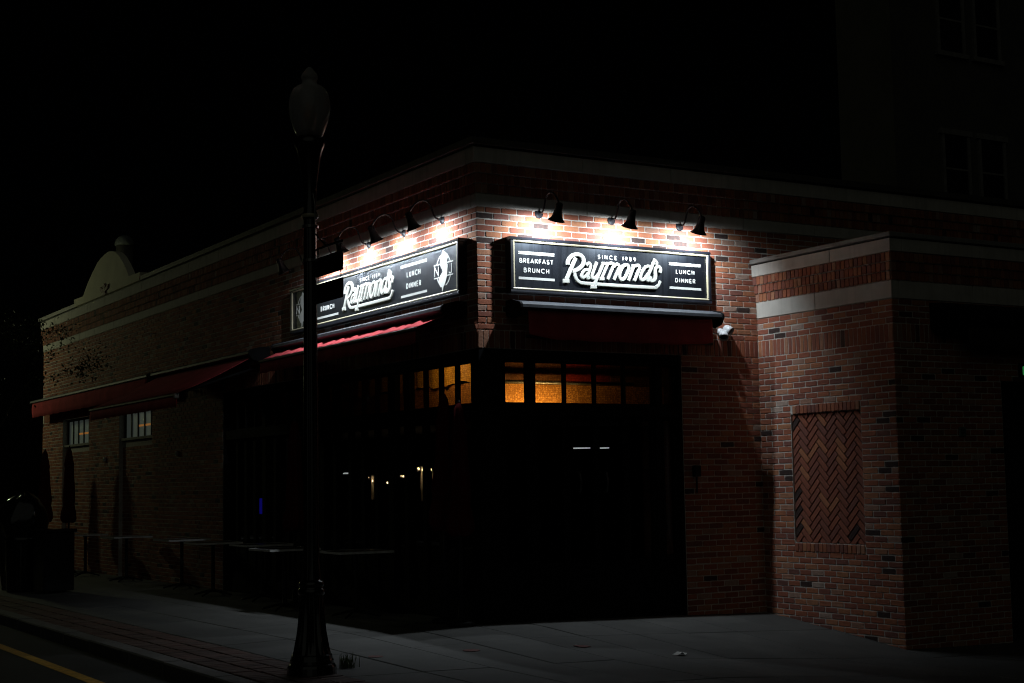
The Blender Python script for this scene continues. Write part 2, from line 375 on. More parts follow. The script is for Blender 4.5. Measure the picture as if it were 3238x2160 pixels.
# a brick: (face, u, z, length_scale, height_scale, kind, extra depth)
def fpos(face, u, z, d=0.0):
    return {'right': (u, -d, z), 'left': (-d, u, z), 'side': (X1 - d, u, z), 'front': (u, -D - d, z)}[face]
FROT = {'right': 0.0, 'left': L_, 'side': L_, 'front': 0.0}
FN = {'right': Vector((0, -1, 0)), 'left': Vector((-1, 0, 0)), 'side': Vector((-1, 0, 0)), 'front': Vector((0, -1, 0))}
def lay(face, u0, u1, z0, n, ch, holes=(), d=0.0, phase=0):
    out = []
    for c in range(n):
        za, zb = z0 + c * ch, z0 + (c + 1) * ch; zm = (za + zb) / 2
        segs = [(u0, u1)]
        for (a, b, p, q) in holes:
            if p - 0.001 < zm < q + 0.001:
                ns = []
                for s, e in segs:
                    if b <= s or a >= e: ns.append((s, e))
                    else:
                        if a > s: ns.append((s, a))
                        if b < e: ns.append((b, e))
                segs = ns
        off = 0.1015 * ((c + phase) % 2)
        for s, e in segs:
            k = math.floor((s - off) / 0.203); x = off + k * 0.203; cuts = [s]
            while x < e - 1e-6:
                x += 0.203
                if x - cuts[-1] > 0.045 and e - x > 0.045: cuts.append(x)
            cuts.append(e)
            for a, b in zip(cuts, cuts[1:]):
                if b - a > 0.02: out.append((face, (a + b) / 2, zm + rng.uniform(-.0028, .0028), (b - a - 0.0115 + rng.uniform(-.004, .002)) / BL, (ch - 0.0115) / BH, 'S', d))
    return out
def row(face, u0, u1, zc, kind, d=0.0, pitch=0.0667, hs=1.0):
    n = max(1, round(abs(u1 - u0) / pitch)); p = (u1 - u0) / n; bw = 0.0575 if kind == 'O' else 0.060
    return [(face, u0 + (i + .5) * p + rng.uniform(-.0015, .0015), zc + rng.uniform(-.002, .002), (abs(p) - 0.0085) / bw, hs, kind, d) for i in range(n)]
def wt(b):
    P = Vector(fpos(b[0], b[1], b[2], b[6])); v = CAM - P
    return FN[b[0]].dot(v.normalized()) / v.length_squared * (1 if visible(b) else 0)
def visible(b):
    f, u, z = b[0], b[1], b[2]
    if f == 'right': return not (0.35 < u < 3.08 and 3.37 < z < 3.95) and not (0.4 < u < 3.05 and 2.75 < z < 3.15) and not (u > X1)
    if f == 'left': return not (0.25 < u < 4.95 and 3.37 < z < 3.95)
    if f == 'side': return u > -D and z > gz(X1, u)
    return u < 5.9 and z > gz(u, -D)
def place(bricks, parent, name, V, limit=300):
    bricks = sorted(bricks, key=wt, reverse=True); r = random.Random(11); m = MB()
    for i, b in enumerate(bricks):
        me, vs, fs = V[r.randrange(len(V))]; P = fpos(b[0], b[1], b[2], b[6]); th = FROT[b[0]]
        if i < limit:
            o = link(name, me, parent, P, (0, r.uniform(-.012, .012), th)); o.scale = (b[3], 1, b[4])
        else:
            c, s = math.cos(th), math.sin(th)
            m.add([(P[0] + c * x * b[3] - s * y, P[1] + s * x * b[3] + c * y, P[2] + z * b[4]) for x, y, z in vs], fs, r.random())
    if m.v: m.build(name + '_work', 'brick', parent, kind='stuff')

# ================================================================ the restaurant
bld = thing('restaurant_building', 'single-storey brick corner restaurant with two lit signboards and dark storefront', 'building')
core = MB()
core.box(0.302, 14, 0, 0.3, 2.745, 4.30); core.box(2.70, 14, 0.0, 0.298, -1.1, 2.743)
core.box(0, 0.3, 0, 19.1, 2.746, 4.30)
for a, b in ((7.9, 11.40), (13.37, 15.40), (17.40, 19.1)): core.box(0, 0.298, a, b, -1.1, 2.744)
for a, b in ((11.40, 13.37), (15.40, 17.40)):
    core.box(0.07, 0.297, a + .001, b - .001, -1.1, 2.17)
core.box(0.3, 14, 18.8, 19.1, -1.1, 4.30); core.box(13.7, 14, 0.3, 18.8, -1.1, 4.3)
wall = core.build('wall', 'mortar', bld)
MB().box(0.02, 13.9, 0.02, 19.0, 4.43, 4.93).build('parapet', 'mortar', bld)
# brickwork
CH = (4.288 - 2.945) / 20
faceb = lay('right', -0.010, 4.05, 2.945, 20, CH) + lay('right', 4.05, 9.5, 3.75, 8, CH) + lay('left', 0.0, 19.1, 2.945, 20, CH, phase=1)
zb = 2.745 - 48 * CH
faceb += lay('right', 2.70, 4.0, zb, 48, CH)
holes = [(11.40, 13.37, -2, 2.72), (15.40, 17.40, -2, 2.72)]
faceb += lay('left', 7.9, 19.1, zb, 48, CH, holes)
for a, b in ((11.40, 13.37), (15.40, 17.40)): faceb += lay('left', a + .005, b - .005, zb, 38, CH, d=-0.07)
place(faceb, wall, 'brick', V_ST)
place(row('right', -0.008, 3.86, 2.845, 'O') + row('left', 0.0, 19.0, 2.845, 'O'), wall, 'soldier_brick', V_SO)
rw = []
for k, dd in enumerate((0.014, 0.032, 0.055)):
    zc = 4.428 + (k + .5) * 0.109
    rw += row('right', -dd, 9.5, zc, 'R', dd, 0.070, 1.06) + row('left', -dd, 19.1, zc, 'R', dd, 0.070, 1.06)
fr = MB()
for k, dd in enumerate((0.014, 0.032, 0.055)):
    z0 = 4.428 + k * 0.109
    fr.box(-dd, 14, -dd, 0.02, z0 + .001, z0 + 0.1085); fr.box(-dd, 0.019, 0.021, 19.1, z0 + .001, z0 + 0.1085)
frz = fr.build('frieze', 'mortar', bld)
place(rw, frz, 'rowlock_brick', V_RO)
def stone_run(parent, face, u0, u1, z0, z1, d, lens=(1.1, 1.5), back=0.1):
    u = u0; first = True
    while u < u1 - 0.05:
        l = rng.uniform(*lens); e = min(u + l, u1); e = u1 if u1 - e < 0.3 else e
        m = MB(); a, b = u + 0.0025, e - 0.0025
        if face in ('right',): m.bbox(a, b, -d, back, z0, z1, 0.005)
        elif face == 'left': m.bbox(-d, back, a, b, z0, z1, 0.005)
        elif face == 'side': m.bbox(X1 - d, X1 + back, a, b, z0, z1, 0.005)
        else: m.bbox(a, b, -D - d, -D + back, z0, z1, 0.005)
        m.build('stone_block', 'limestone', parent); u = e
stone_run(bld, 'right', -0.018, 10, 4.290, 4.426, 0.018); stone_run(bld, 'left', 0.102, 19.1, 4.290, 4.426, 0.018)
stone_run(bld, 'right', -0.075, 10, 4.757, 4.925, 0.075); stone_run(bld, 'left', 0.102, 19.1, 4.757, 4.925, 0.075)
MB().box(-0.05, 14, -0.05, 19.1, 4.926, 4.948).build('roof_flashing', 'black_metal', bld)
cp = MB().box(-0.115, 14, -0.115, 0.25, 4.949, 5.02).box(-0.115, 0.25, 0.251, 11.828, 4.949, 5.02).box(-0.115, 0.25, 16.146, 19.15, 4.949, 5.02).build('coping', 'cap_metal', bld)
# storefront: lintels, corner post, transom windows, doors
st = MB(); FR = 0.10
st.box(0.0, 2.659, 0.012, 0.16, 2.632, 2.742); st.box(0.012, 0.16, 0.161, 7.859, 2.632, 2.742)     # lintel
st.box(0.0, 2.659, 0.012, 0.16, 2.02, 2.152); st.box(0.012, 0.16, 0.161, 7.859, 2.02, 2.152)       # transom bar
st.box(0.0, 0.30, 0.0, 0.11, -0.6, 2.745); st.box(-0.004, 0.11, 0.111, 0.14, -0.6, 2.743)           # corner post
st.box(0.03, 2.659, 0.05, 0.15, -0.6, -0.02); st.box(0.05, 0.15, 0.151, 7.859, -0.6, -0.02)         # sill
st.box(2.66, 2.6995, 0.002, 0.30, -0.6, 2.744); st.box(0.002, 0.30, 7.86, 7.8995, -0.6, 2.744)
st.build('storefront_frame', 'store_black', bld)
def bay(face, u0, u1, z0, z1, n, name, glass, mat='store_black', fw_=0.02, bars=0.026, solid=None):
    """one framed window: frame mesh + a pane per light (u runs along the facade)"""
    th = 0 if face == 'right' else L_; org = (0, FR, 0) if face == 'right' else (FR, 0, 0)
    sgn = 1 if face == 'right' else -1
    a, b = (u0, u1) if sgn > 0 else (-u1, -u0)
    m = MB(); m.box(a, a + fw_, -.03, .03, z0, z1); m.box(b - fw_, b, -.03, .03, z0, z1); m.box(a + fw_, b - fw_, -.03, .03, z0, z0 + fw_); m.box(a + fw_, b - fw_, -.03, .03, z1 - fw_, z1)
    wv = (b - a - 2 * fw_ - (n - 1) * bars) / n; panes = []
    zs = z0 + fw_
    if solid: m.box(a + fw_, b - fw_, -.02, .02, z0 + fw_, solid); zs = solid
    for i in range(n):
        x = a + fw_ + i * (wv + bars); panes.append((x, x + wv))
        if i < n - 1: m.box(x + wv, x + wv + bars, -.03, .03, zs, z1 - fw_)
    f = m.build(name, mat, bld); f.location = org; f.rotation_euler = (0, 0, th)
    for x, y in panes: MB().box(x, y, -.004, .004, zs, z1 - fw_).build('pane', glass, f)
    return f
def mullion(face, u0, u1, z0, z1):
    (MB().box(u0, u1, FR - .05, FR + .05, z0, z1) if face == 'right' else MB().box(FR - .05, FR + .05, u0, u1, z0, z1)).build('mullion', 'store_black', bld)
T0, T1 = 2.1525, 2.6315
bays_r = [(0.345, 0.655, 1), (0.730, 2.352, 4), (2.447, 2.659, 1)]
bays_l = [(0.140, 0.155, 0), (0.270, 1.805, 4), (1.897, 2.192, 1), (2.322, 3.855, 4), (3.945, 4.240, 1), (4.370, 5.900, 4), (5.990, 6.290, 1), (6.420, 7.859, 4)]
for bs, f in ((bays_r, 'right'), (bays_l, 'left')):
    last = 0.301 if f == 'right' else 0.141
    for a, b, n in bs:
        if n == 0: continue
        mullion(f, last, a, T0, T1); mullion(f, last, a, -0.019, 2.019); last = b
        bay(f, a, b, T0, T1, n, 'transom_window', 'wired_glass')
        if n == 1: bay(f, a, b, -0.018, 2.018, 1, 'side_light', 'shop_glass', fw_=0.035, solid=0.45)
        else:
            wdt = (b - a) / n
            for i in range(n):
                dr = bay(f, a + i * wdt, a + (i + 1) * wdt, -0.018, 2.018, 1, 'door', 'shop_glass', fw_=0.045, solid=0.42)
                if f == 'right' and i in (1, 2):
                    hx = a + (i + (0.36 if i == 1 else 0.24)) * wdt
                    pts = [(hx, -.03, 1.17), (hx, -.075, 1.19), (hx + .012, -.082, 1.29), (hx, -.075, 1.39), (hx, -.03, 1.41)]
                    MB().tube(pts, 0.013, 8).build('handle', 'dull_steel', dr, smooth=True)
# inside: floor, dark walls, lit bulkhead above the doors
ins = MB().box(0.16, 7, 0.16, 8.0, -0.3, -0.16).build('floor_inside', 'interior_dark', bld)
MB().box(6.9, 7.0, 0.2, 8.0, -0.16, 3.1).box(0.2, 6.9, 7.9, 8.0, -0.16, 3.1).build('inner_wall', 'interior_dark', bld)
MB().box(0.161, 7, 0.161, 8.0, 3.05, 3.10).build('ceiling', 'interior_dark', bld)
MB().box(0.161, 6.8, 0.161, 1.62, 1.99, 2.04).box(0.161, 1.62, 1.621, 7.85, 1.99, 2.04).build('bulkhead_shelf', 'interior_dark', bld)
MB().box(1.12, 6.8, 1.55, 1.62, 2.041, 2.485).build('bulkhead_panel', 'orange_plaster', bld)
MB().box(1.12, 2.10, 1.56, 1.62, 2.486, 3.049).box(2.78, 6.8, 1.56, 1.62, 2.486, 3.049).build('upper_panel', 'dim_brown', bld)  # dark brown puts the weaker light above the cove into the colour
MB().box(2.101, 2.779, 1.565, 1.62, 2.486, 3.049).build('red_panel', 'red_wood', bld)
MB().tube([(1.10, 1.46, 2.505), (3.05, 1.46, 2.505)], 0.022, 12).build('conduit', 'duct_metal', bld, smooth=True)
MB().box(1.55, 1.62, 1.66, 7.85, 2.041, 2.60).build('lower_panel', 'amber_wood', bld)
gp = MB()      # gathered gold valance along the ceiling line
n = 90; pts = [(1.52 + 0.03 * math.sin(i * 1.1) + 0.012 * math.sin(i * 2.7), 1.70 + i * 6.1 / n) for i in range(n + 1)]
gp.add([(x, y, 2.60 + 0.02 * math.sin(i * .37) + .012 * math.sin(i * 1.3)) for i, (x, y) in enumerate(pts)] + [(x, y, 3.049) for x, y in pts], [(i, i + 1, n + 2 + i, n + 1 + i) for i in range(n)])
gp.build('valance', 'gold_plaster', bld, smooth=True)
def area(name, parent, loc, size, power, col, direction, shape='DISK', size_y=None):
    l = bpy.data.lights.new(name, 'AREA'); l.shape = shape; l.size = size; l.energy = power; l.color = col
    if size_y: l.size_y = size_y
    o = bpy.data.objects.new(name, l); COL.objects.link(o); o.parent = parent; o.location = loc
    o.rotation_euler = Vector(direction).to_track_quat('-Z', 'Y').to_euler(); return o
# cove lamps on the bulkhead shelf and under the ceiling
cl = thing('cove_lamp', 'warm cove lamp glowing behind the transom panes of the sign-side front', 'lamp', (1.62, 1.18, 2.06))
MB().bbox(-0.45, 0.35, -.03, .03, -0.02, 0.0, 0.004).build('housing', 'black_metal', cl)
area('cove_light', cl, (-0.05, 0, 0.03), 0.7, 7.5, (1.0, 0.60, 0.24), (-0.08, 0.75, 0.5), 'RECTANGLE', 0.04)
cl2 = thing('ceiling_lamp', 'warm ceiling lamp glowing behind the transom panes nearest the corner, street side', 'lamp', (0.95, 3.15, 3.0))
MB().lathe([(0.06, 0.045), (0.06, 0.0), (0.05, -0.01)], 16).build('housing', 'black_metal', cl2)
area('ceiling_light', cl2, (0, 0.0, -0.03), 0.25, 6.0, (1.0, 0.62, 0.26), (0.75, 0.05, -0.45))

# small barred windows on the street side
def barred(y0, y1, z0, z1):
    m = MB(); m.box(-y1, -y1 + .05, -.03, .03, z0, z1); m.box(-y0 - .05, -y0, -.03, .03, z0, z1); m.box(-y1 + .05, -y0 - .05, -.03, .03, z1 - .04, z1)
    for k in range(1, 5):
        x = -y1 + (y1 - y0) * k / 5; m.box(x - .014, x + .014, -.022, .03, z0 + .05, z1 - .04)
    f = m.build('barred_window', 'black_metal', bld); f.location = (0.12, 0, 0); f.rotation_euler = (0, 0, L_)
    MB().bbox(-y1 - .0, -y0 + .0, -.10, .04, z0 - .0, z0 + .05, .005).build('window_sill', 'window_trim', f)
    for k in range(5):
        a = -y1 + (y1 - y0) * k / 5 + .024; b = -y1 + (y1 - y0) * (k + 1) / 5 - .024
        MB().box(a, b, 0.0, .006, z0 + .05, z1 - .04).build('pane', 'frosted_pane', f)
        if k > 1: MB().box(a, b, -0.004, -.001, z0 + .235, z0 + .27).build('reflection_strip', 'orange_glow', f)  # emissive strip stands in for an orange reflection in the panes
barred(11.41, 13.36, 2.18, 2.742); barred(15.41, 17.39, 2.18, 2.742)

# ================================================================ the wing
wing = thing('brick_wing', 'lower brick wing projecting right of the restaurant, with herringbone panel', 'building')
WC = 0.0673
wc = MB()
HZ0, HZ1 = 2.745 - 34 * WC, 2.745 - 9 * WC
wc.box(X1, X1 + 0.3, -D, -0.001, HZ1, 3.214); wc.box(X1, X1 + 0.3, -D, -0.001, -1.2, HZ0); wc.box(X1, X1 + 0.3, -0.545, -0.001, HZ0 + .001, HZ1 - .001); wc.box(X1, X1 + 0.3, -D, -1.695, HZ0 + .001, HZ1 - .001)
wc.box(X1, X1 + 0.28, -1.6945, -0.5455, HZ0 + .0005, HZ0 + .099); wc.box(X1, X1 + 0.28, -1.6945, -0.5455, HZ1 - .099, HZ1 - .0005)
wc.box(X1 + 0.025, X1 + 0.29, -1.694, -0.546, HZ0 + .1, HZ1 - .1)
wc.box(X1 + .301, 5.5, -D, -D + .3, -1.2, 3.214); wc.box(5.5, 7.0, -D, -D + .3, 2.35, 3.214); wc.box(7.0, 12, -D, -D + .3, -1.2, 3.214)
wc.box(X1 + .301, 12, -D + .301, -0.002, 3.16, 3.213)
ww = wc.build('wall', 'mortar', wing)
hole = [(-1.695, -0.545, HZ0 + .005, HZ1 - .005)]
wb = lay('side', -D + .0, -0.003, 2.945, 4, WC, phase=1) + lay('side', -D, -0.003, 2.745 - 50 * WC, 50, WC, hole)
wb += lay('front', X1 - .010, 6.4, 2.945, 4, WC) + lay('front', X1 - .010, 6.4, 2.745 - 50 * WC, 50, WC, [(5.5, 7.0, -2, 2.35)])
place(wb, ww, 'brick', V_ST)
place(row('side', -D + .003, -0.003, 2.845, 'O') + row('front', X1 - .008, 6.4, 2.845, 'O'), ww, 'soldier_brick', V_SO)
wf = MB(); rr = []
for k, dd in enumerate((0.012, 0.030, 0.052)):
    z0 = 3.412 + k * 0.1015
    wf.box(X1 - dd, X1 + .1, -D - dd, -.002, z0, z0 + .1005); wf.box(X1 + .1, 12, -D - dd, -D + .1, z0, z0 + .1005)
    rr += row('side', -D - dd, -0.003, z0 + .0508, 'R', dd, 0.070) + row('front', X1 - dd, 6.6, z0 + .0508, 'R', dd, 0.070)
wfo = wf.build('frieze', 'mortar', wing)
place(rr, wfo, 'rowlock_brick', V_RO, 200)
place(row('side', -1.69, -0.585, HZ1 - .050, 'R', 0.004, 0.0667, .98) + row('side', -1.69, -0.548, HZ0 + .050, 'R', 0.0, 0.0667, 0.98), ww, 'border_brick', V_RO)
stone_run(wing, 'side', -D - .016, -0.004, 3.216, 3.410, 0.016, (1.0, 1.3)); stone_run(wing, 'front', X1 + .102, 9, 3.216, 3.410, 0.016)
stone_run(wing, 'side', -D - .075, -0.004, 3.718, 3.858, 0.075, (0.9, 1.2)); stone_run(wing, 'front', X1 + .102, 9, 3.718, 3.858, 0.075)
MB().box(X1 - .05, 12, -D - .05, -.004, 3.859, 3.872).build('roof_flashing', 'black_metal', wing)
MB().bbox(X1 - .10, X1 + .3, -D - .10, -.005, 3.873, 3.925, .005).bbox(X1 + .3, 12, -D - .10, -D + .3, 3.873, 3.925, .005).build('coping', 'coping_grey', wing)
MB().box(5.52, 6.98, -D + .10, -D + .14, -.9, 2.34).build('door', 'black_metal', wing)
# herringbone panel, each brick clipped to the recess
def clip(poly, rect):
    x0, x1, z0, z1 = rect
    for ax, v, sg in ((0, x0, 1), (0, x1, -1), (1, z0, 1), (1, z1, -1)):
        out = []
        for i in range(len(poly)):
            p, q = poly[i], poly[(i + 1) % len(poly)]; a = sg * (p[ax] - v); b = sg * (q[ax] - v)
            if a >= 0: out.append(p)
            if a * b < 0: t = a / (a - b); out.append((p[0] + t * (q[0] - p[0]), p[1] + t * (q[1] - p[1])))
        poly = out
        if len(poly) < 3: return []
    return poly
def poly_brick(poly, P, a, r):
    n = len(poly); cx = sum(p[0] for p in poly) / n; cz = sum(p[1] for p in poly) / n
    def ins(p, d):
        v = Vector((cx - p[0], cz - p[1])); l = v.length; return (p[0] + v.x / l * min(d, l * .3), p[1] + v.y / l * min(d, l * .3))
    q = [ins(p, .006) for p in poly]; m = MB()
    vs = [(x, .004, z) for x, z in poly] + [(x, -P + .004, z) for x, z in poly] + [(x, -P + r.uniform(-.001, .001), z) for x, z in q]
    m.add(vs, [(i, (i + 1) % n, n + (i + 1) % n, n + i) for i in range(n)] + [(n + i, n + (i + 1) % n, 2 * n + (i + 1) % n, 2 * n + i) for i in range(n)] + [tuple(range(2 * n, 3 * n))], a)
    return m
hr = random.Random(5); Wd = 0.0723; HH = (HZ1 - HZ0) / 2 - .104; rect = (-0.570, 0.570, -HH, HH); cs = math.sqrt(.5)
hp = link('herringbone_panel', MB().box(-0.573, 0.573, .0005, .02, -HH - .003, HH + .003).mesh('herringbone_panel', 'mortar'), wing, (X1 + .0245, -1.120, (HZ0 + HZ1) / 2), (0, 0, L_))
for mo in range(-9, 10):
    for k in range(-40, 41):
        for kind in (0, 1):
            x0, y0 = (k + 6 * mo, k) if kind == 0 else (k + 6 * mo, k + 1)
            dx, dy = (3, 1) if kind == 0 else (1, 3); g = .095
            cor = [(x0 + g, y0 + g), (x0 + dx - g, y0 + g), (x0 + dx - g, y0 + dy - g), (x0 + g, y0 + dy - g)]
            poly = clip([((a - b) * cs * Wd + .02, (a + b) * cs * Wd * 1.0) for a, b in cor], rect)
            if len(poly) < 3: continue
            ar = abs(sum(poly[i][0] * poly[(i + 1) % len(poly)][1] - poly[(i + 1) % len(poly)][0] * poly[i][1] for i in range(len(poly)))) / 2
            if ar < 0.0006: continue
            aa = hr.random(); poly_brick(poly, 0.009, 0.05 + 0.40 * aa if .05 < aa < .93 else (0.02 if aa < .5 else 0.78), hr).build('herringbone_brick', 'brick', hp)

# ================================================================ fascia signs
def catmull(P, n=6):
    if len(P) < 3: return list(P)
    out = []
    Q = [P[0]] + list(P) + [P[-1]]
    for i in range(1, len(Q) - 2):
        p0, p1, p2, p3 = Q[i - 1], Q[i], Q[i + 1], Q[i + 2]
        for k in range(n):
            t = k / n
            out.append(tuple(0.5 * ((2 * p1[a]) + (-p0[a] + p2[a]) * t + (2 * p0[a] - 5 * p1[a] + 4 * p2[a] - p3[a]) * t * t + (-p0[a] + 3 * p1[a] - 3 * p2[a] + p3[a]) * t ** 3) for a in (0, 1)))
    out.append(tuple(P[-1])); return out
def ribbon(m, P, wd, y0, h, cham=0.0, closed=False):
    """flat stroke of width wd along (x, z) points, standing h proud of y0 towards -y"""
    P = [Vector(p) for p in P]; n = len(P); Lf = []; Rt = []
    for i in range(n):
        a = P[i - 1] if (i > 0 or closed) else P[i]; b = P[(i + 1) % n] if (i < n - 1 or closed) else P[i]
        t = (b - a).normalized(); nn = Vector((-t.y, t.x)); sc_ = 1.0
        if 0 < i < n - 1:
            t1 = (P[i] - P[i - 1]).normalized(); sc_ = 1 / max(.55, nn.dot(Vector((-t1.y, t1.x))))
        Lf.append((nn, sc_))
    c = cham; prof = [(-.5, 0, 0), (-.5, h - c, 0), (-.5, h, c), (.5, h, -c), (.5, h - c, 0), (.5, 0, 0)] if c else [(-.5, 0, 0), (-.5, h, 0), (.5, h, 0), (.5, 0, 0)]
    k = len(prof); vs = []
    for p, (nn, s) in zip(P, Lf):
        for f, hh, cc in prof:
            q = p + nn * (f * wd * s + cc); vs.append((q.x, y0 - hh, q.y))
    fs = [(i * k + j, i * k + j + 1, (i + 1) * k + j + 1, (i + 1) * k + j) for i in range(n - 1) for j in range(k - 1)]
    fs += [tuple(range(k)), tuple((n - 1) * k + j for j in reversed(range(k)))]
    m.add(vs, fs)
def arc(cx, cy, rx, ry, a0, a1, n=10): return [(cx + rx * math.cos(R(a0 + (a1 - a0) * i / n)), cy + ry * math.sin(R(a0 + (a1 - a0) * i / n))) for i in range(n + 1)]
G = {   # geometric sans capitals on a unit height: (strokes, advance)
 'B': ([[(0, 0), (0, 1)], [(0, 1), (.25, 1)] + arc(.25, .76, .22, .24, 90, -90)[1:] + [(0, .52)], [(0, .52), (.28, .52)] + arc(.28, .26, .26, .26, 90, -90)[1:] + [(0, 0)]], .54),
 'R': ([[(0, 0), (0, 1)], [(0, 1), (.25, 1)] + arc(.25, .73, .25, .27, 90, -90)[1:] + [(0, .46)], [(.22, .46), (.52, 0)]], .52),
 'E': ([[(0, 0), (0, 1)], [(0, 1), (.46, 1)], [(0, .48), (.42, .48)], [(0, 0), (.46, 0)]], .46),
 'F': ([[(0, 0), (0, 1)], [(0, 1), (.46, 1)], [(0, .46), (.40, .46)]], .46),
 'A': ([[(0, 0), (.36, 1), (.72, 0)], [(.14, .30), (.58, .30)]], .72),
 'K': ([[(0, 0), (0, 1)], [(.52, 1), (.04, .45)], [(.20, .60), (.56, 0)]], .56),
 'S': ([catmull([(.46, .86), (.28, 1), (.06, .88), (.08, .64), (.28, .50), (.48, .34), (.46, .10), (.24, 0), (.02, .14)], 4)], .5),
 'T': ([[(0, 1), (.58, 1)], [(.29, 1), (.29, 0)]], .58),
 'U': ([[(0, 1), (0, .28)] + arc(.28, .28, .28, .28, 180, 360)[1:] + [(.56, 1)]], .56),
 'N': ([[(0, 0), (0, 1)], [(0, 1), (.60, 0)], [(.60, 0), (.60, 1)]], .60),
 'C': ([arc(.46, .5, .46, .5, 50, 310, 14)], .76),
 'H': ([[(0, 0), (0, 1)], [(.56, 0), (.56, 1)], [(0, .48), (.56, .48)]], .56),
 'L': ([[(0, 1), (0, 0), (.42, 0)]], .42),
 'D': ([[(0, 0), (0, 1)], [(0, 1), (.18, 1)] + arc(.18, .5, .44, .5, 90, -90, 12)[1:] + [(0, 0)]], .62),
 'I': ([[(0, 0), (0, 1)]], .0),
 'J': ([[(.30, 1), (.30, .22)] + arc(.15, .20, .15, .20, 0, -170, 8)[1:]], .30),
 '1': ([[(.0, .82), (.16, 1), (.16, 0)]], .16),
 '9': ([arc(.26, .68, .26, .30, 0, 360, 14), catmull([(.52, .66), (.46, .38), (.26, 0)], 4)], .52),
 '8': ([arc(.25, .75, .20, .24, 0, 360, 14), arc(.25, .25, .25, .26, 0, 360, 14)], .5),
 ' ': ([], .34)}
def text(s, parent, name, x0, x1, z0, h, wd, mat='print_white', y0=-0.0902):
    """one mesh per letter, set between x0 and x1"""
    tot = sum(G[c][1] for c in s) * h; gap = ((x1 - x0 - wd) - tot) / max(1, len(s) - 1); x = x0 + wd / 2
    for i, c in enumerate(s):
        if G[c][0]:
            m = MB()
            for j, stx in enumerate(G[c][0]): ribbon(m, [(x + a * h, z0 + wd / 2 + b * (h - wd)) for a, b in stx], wd, y0, 0.0030 + 0.0007 * j)
            m.build('letter', mat, parent)
        x += G[c][1] * h + gap
LOGO = [
 ('letter', [[(0.855, 0.429), (0.804, 0.33), (0.729, 0.181)], [(0.682, 0.160), (0.761, 0.163)], [(0.75, 0.347), (0.752, 0.377), (0.77, 0.416), (0.807, 0.449), (0.857, 0.467), (0.908, 0.465), (0.947, 0.443), (0.963, 0.406), (0.949, 0.36), (0.91, 0.321), (0.866, 0.294), (0.812, 0.275)]], .045),
 ('underline', [[(0.818, 0.276), (0.837, 0.256), (0.848, 0.219), (0.869, 0.181), (0.906, 0.156), (0.962, 0.149), (1.051, 0.148), (1.229, 0.147), (1.551, 0.147), (1.904, 0.15), (1.951, 0.158), (1.985, 0.185), (2.013, 0.231)]], .037),
 ('letter', [[(0.994, 0.352), (1.012, 0.374), (1.036, 0.378), (1.052, 0.358), (1.046, 0.326), (1.024, 0.272), (1.007, 0.223), (1.016, 0.210), (1.036, 0.221)], [(1.022, 0.303), (0.979, 0.301), (0.944, 0.272), (0.928, 0.234), (0.945, 0.213), (0.977, 0.227), (1.009, 0.263)]], .035),
 ('letter', [[(1.135, 0.398), (1.083, 0.283), (1.067, 0.242), (1.081, 0.215), (1.116, 0.221), (1.155, 0.263)], [(1.226, 0.398), (1.142, 0.23), (1.091, 0.132)], [(1.045, 0.112), (1.123, 0.115)]], .038),
 ('letter', [[(1.285, 0.389), (1.239, 0.3), (1.193, 0.212)], [(1.296, 0.388), (1.332, 0.396), (1.361, 0.385), (1.357, 0.361), (1.28, 0.211)], [(1.366, 0.356), (1.396, 0.387), (1.428, 0.384), (1.439, 0.36), (1.42, 0.316), (1.365, 0.21)], [(1.20, 0.385), (1.287, 0.389)], [(1.165, 0.210), (1.228, 0.212)]], .035),
 ('letter', [[(1.539, 0.392), (1.493, 0.369), (1.455, 0.307), (1.444, 0.253), (1.463, 0.221), (1.502, 0.229), (1.542, 0.28), (1.57, 0.341), (1.568, 0.379), (1.539, 0.392)]], .038),
 ('letter', [[(1.65, 0.394), (1.608, 0.305), (1.566, 0.214)], [(1.617, 0.382), (1.663, 0.384), (1.703, 0.395), (1.724, 0.377), (1.711, 0.338), (1.648, 0.213)]], .036),
 ('letter', [[(1.945, 0.483), (1.895, 0.387), (1.831, 0.264), (1.827, 0.236), (1.85, 0.229)], [(1.878, 0.386), (1.835, 0.392), (1.788, 0.364), (1.746, 0.302), (1.735, 0.258), (1.751, 0.231), (1.791, 0.245), (1.839, 0.302)]], .037),
 ('apostrophe', [[(1.943, 0.470), (1.972, 0.440), (1.952, 0.414)]], .030),
 ('letter', [[(2.01, 0.328), (2.018, 0.373), (1.989, 0.397), (1.953, 0.381), (1.942, 0.346), (1.947, 0.303), (1.939, 0.256), (1.906, 0.23), (1.867, 0.236), (1.878, 0.277)]], .040)]
def logo(parent, off, s):
    for q, (nm, strokes, wd) in enumerate(LOGO):
        m = MB()
        for j, stx in enumerate(strokes):
            P = [(off + (x - 1.345) * s, z) for x, z in (catmull(stx, 5) if len(stx) > 2 else stx)]
            ribbon(m, P, wd, -0.0900, 0.016 + 0.0009 * j + 0.0004 * q, 0.005)
        m.build(nm, 'letter_white', parent)
def bars(parent, x0, x1, zt, zb_):
    for za, hh in ((zt, .016), (zt - .023, .010)): MB().box(x0, x1, -.0932, -.0901, za - hh, za).build('rule_line', 'print_white', parent)
    for za, hh in ((zb_ + .026, .010), (zb_ + .012 + .003, .016)): MB().box(x0, x1, -.0932, -.0901, za - hh, za).build('rule_line', 'print_white', parent)
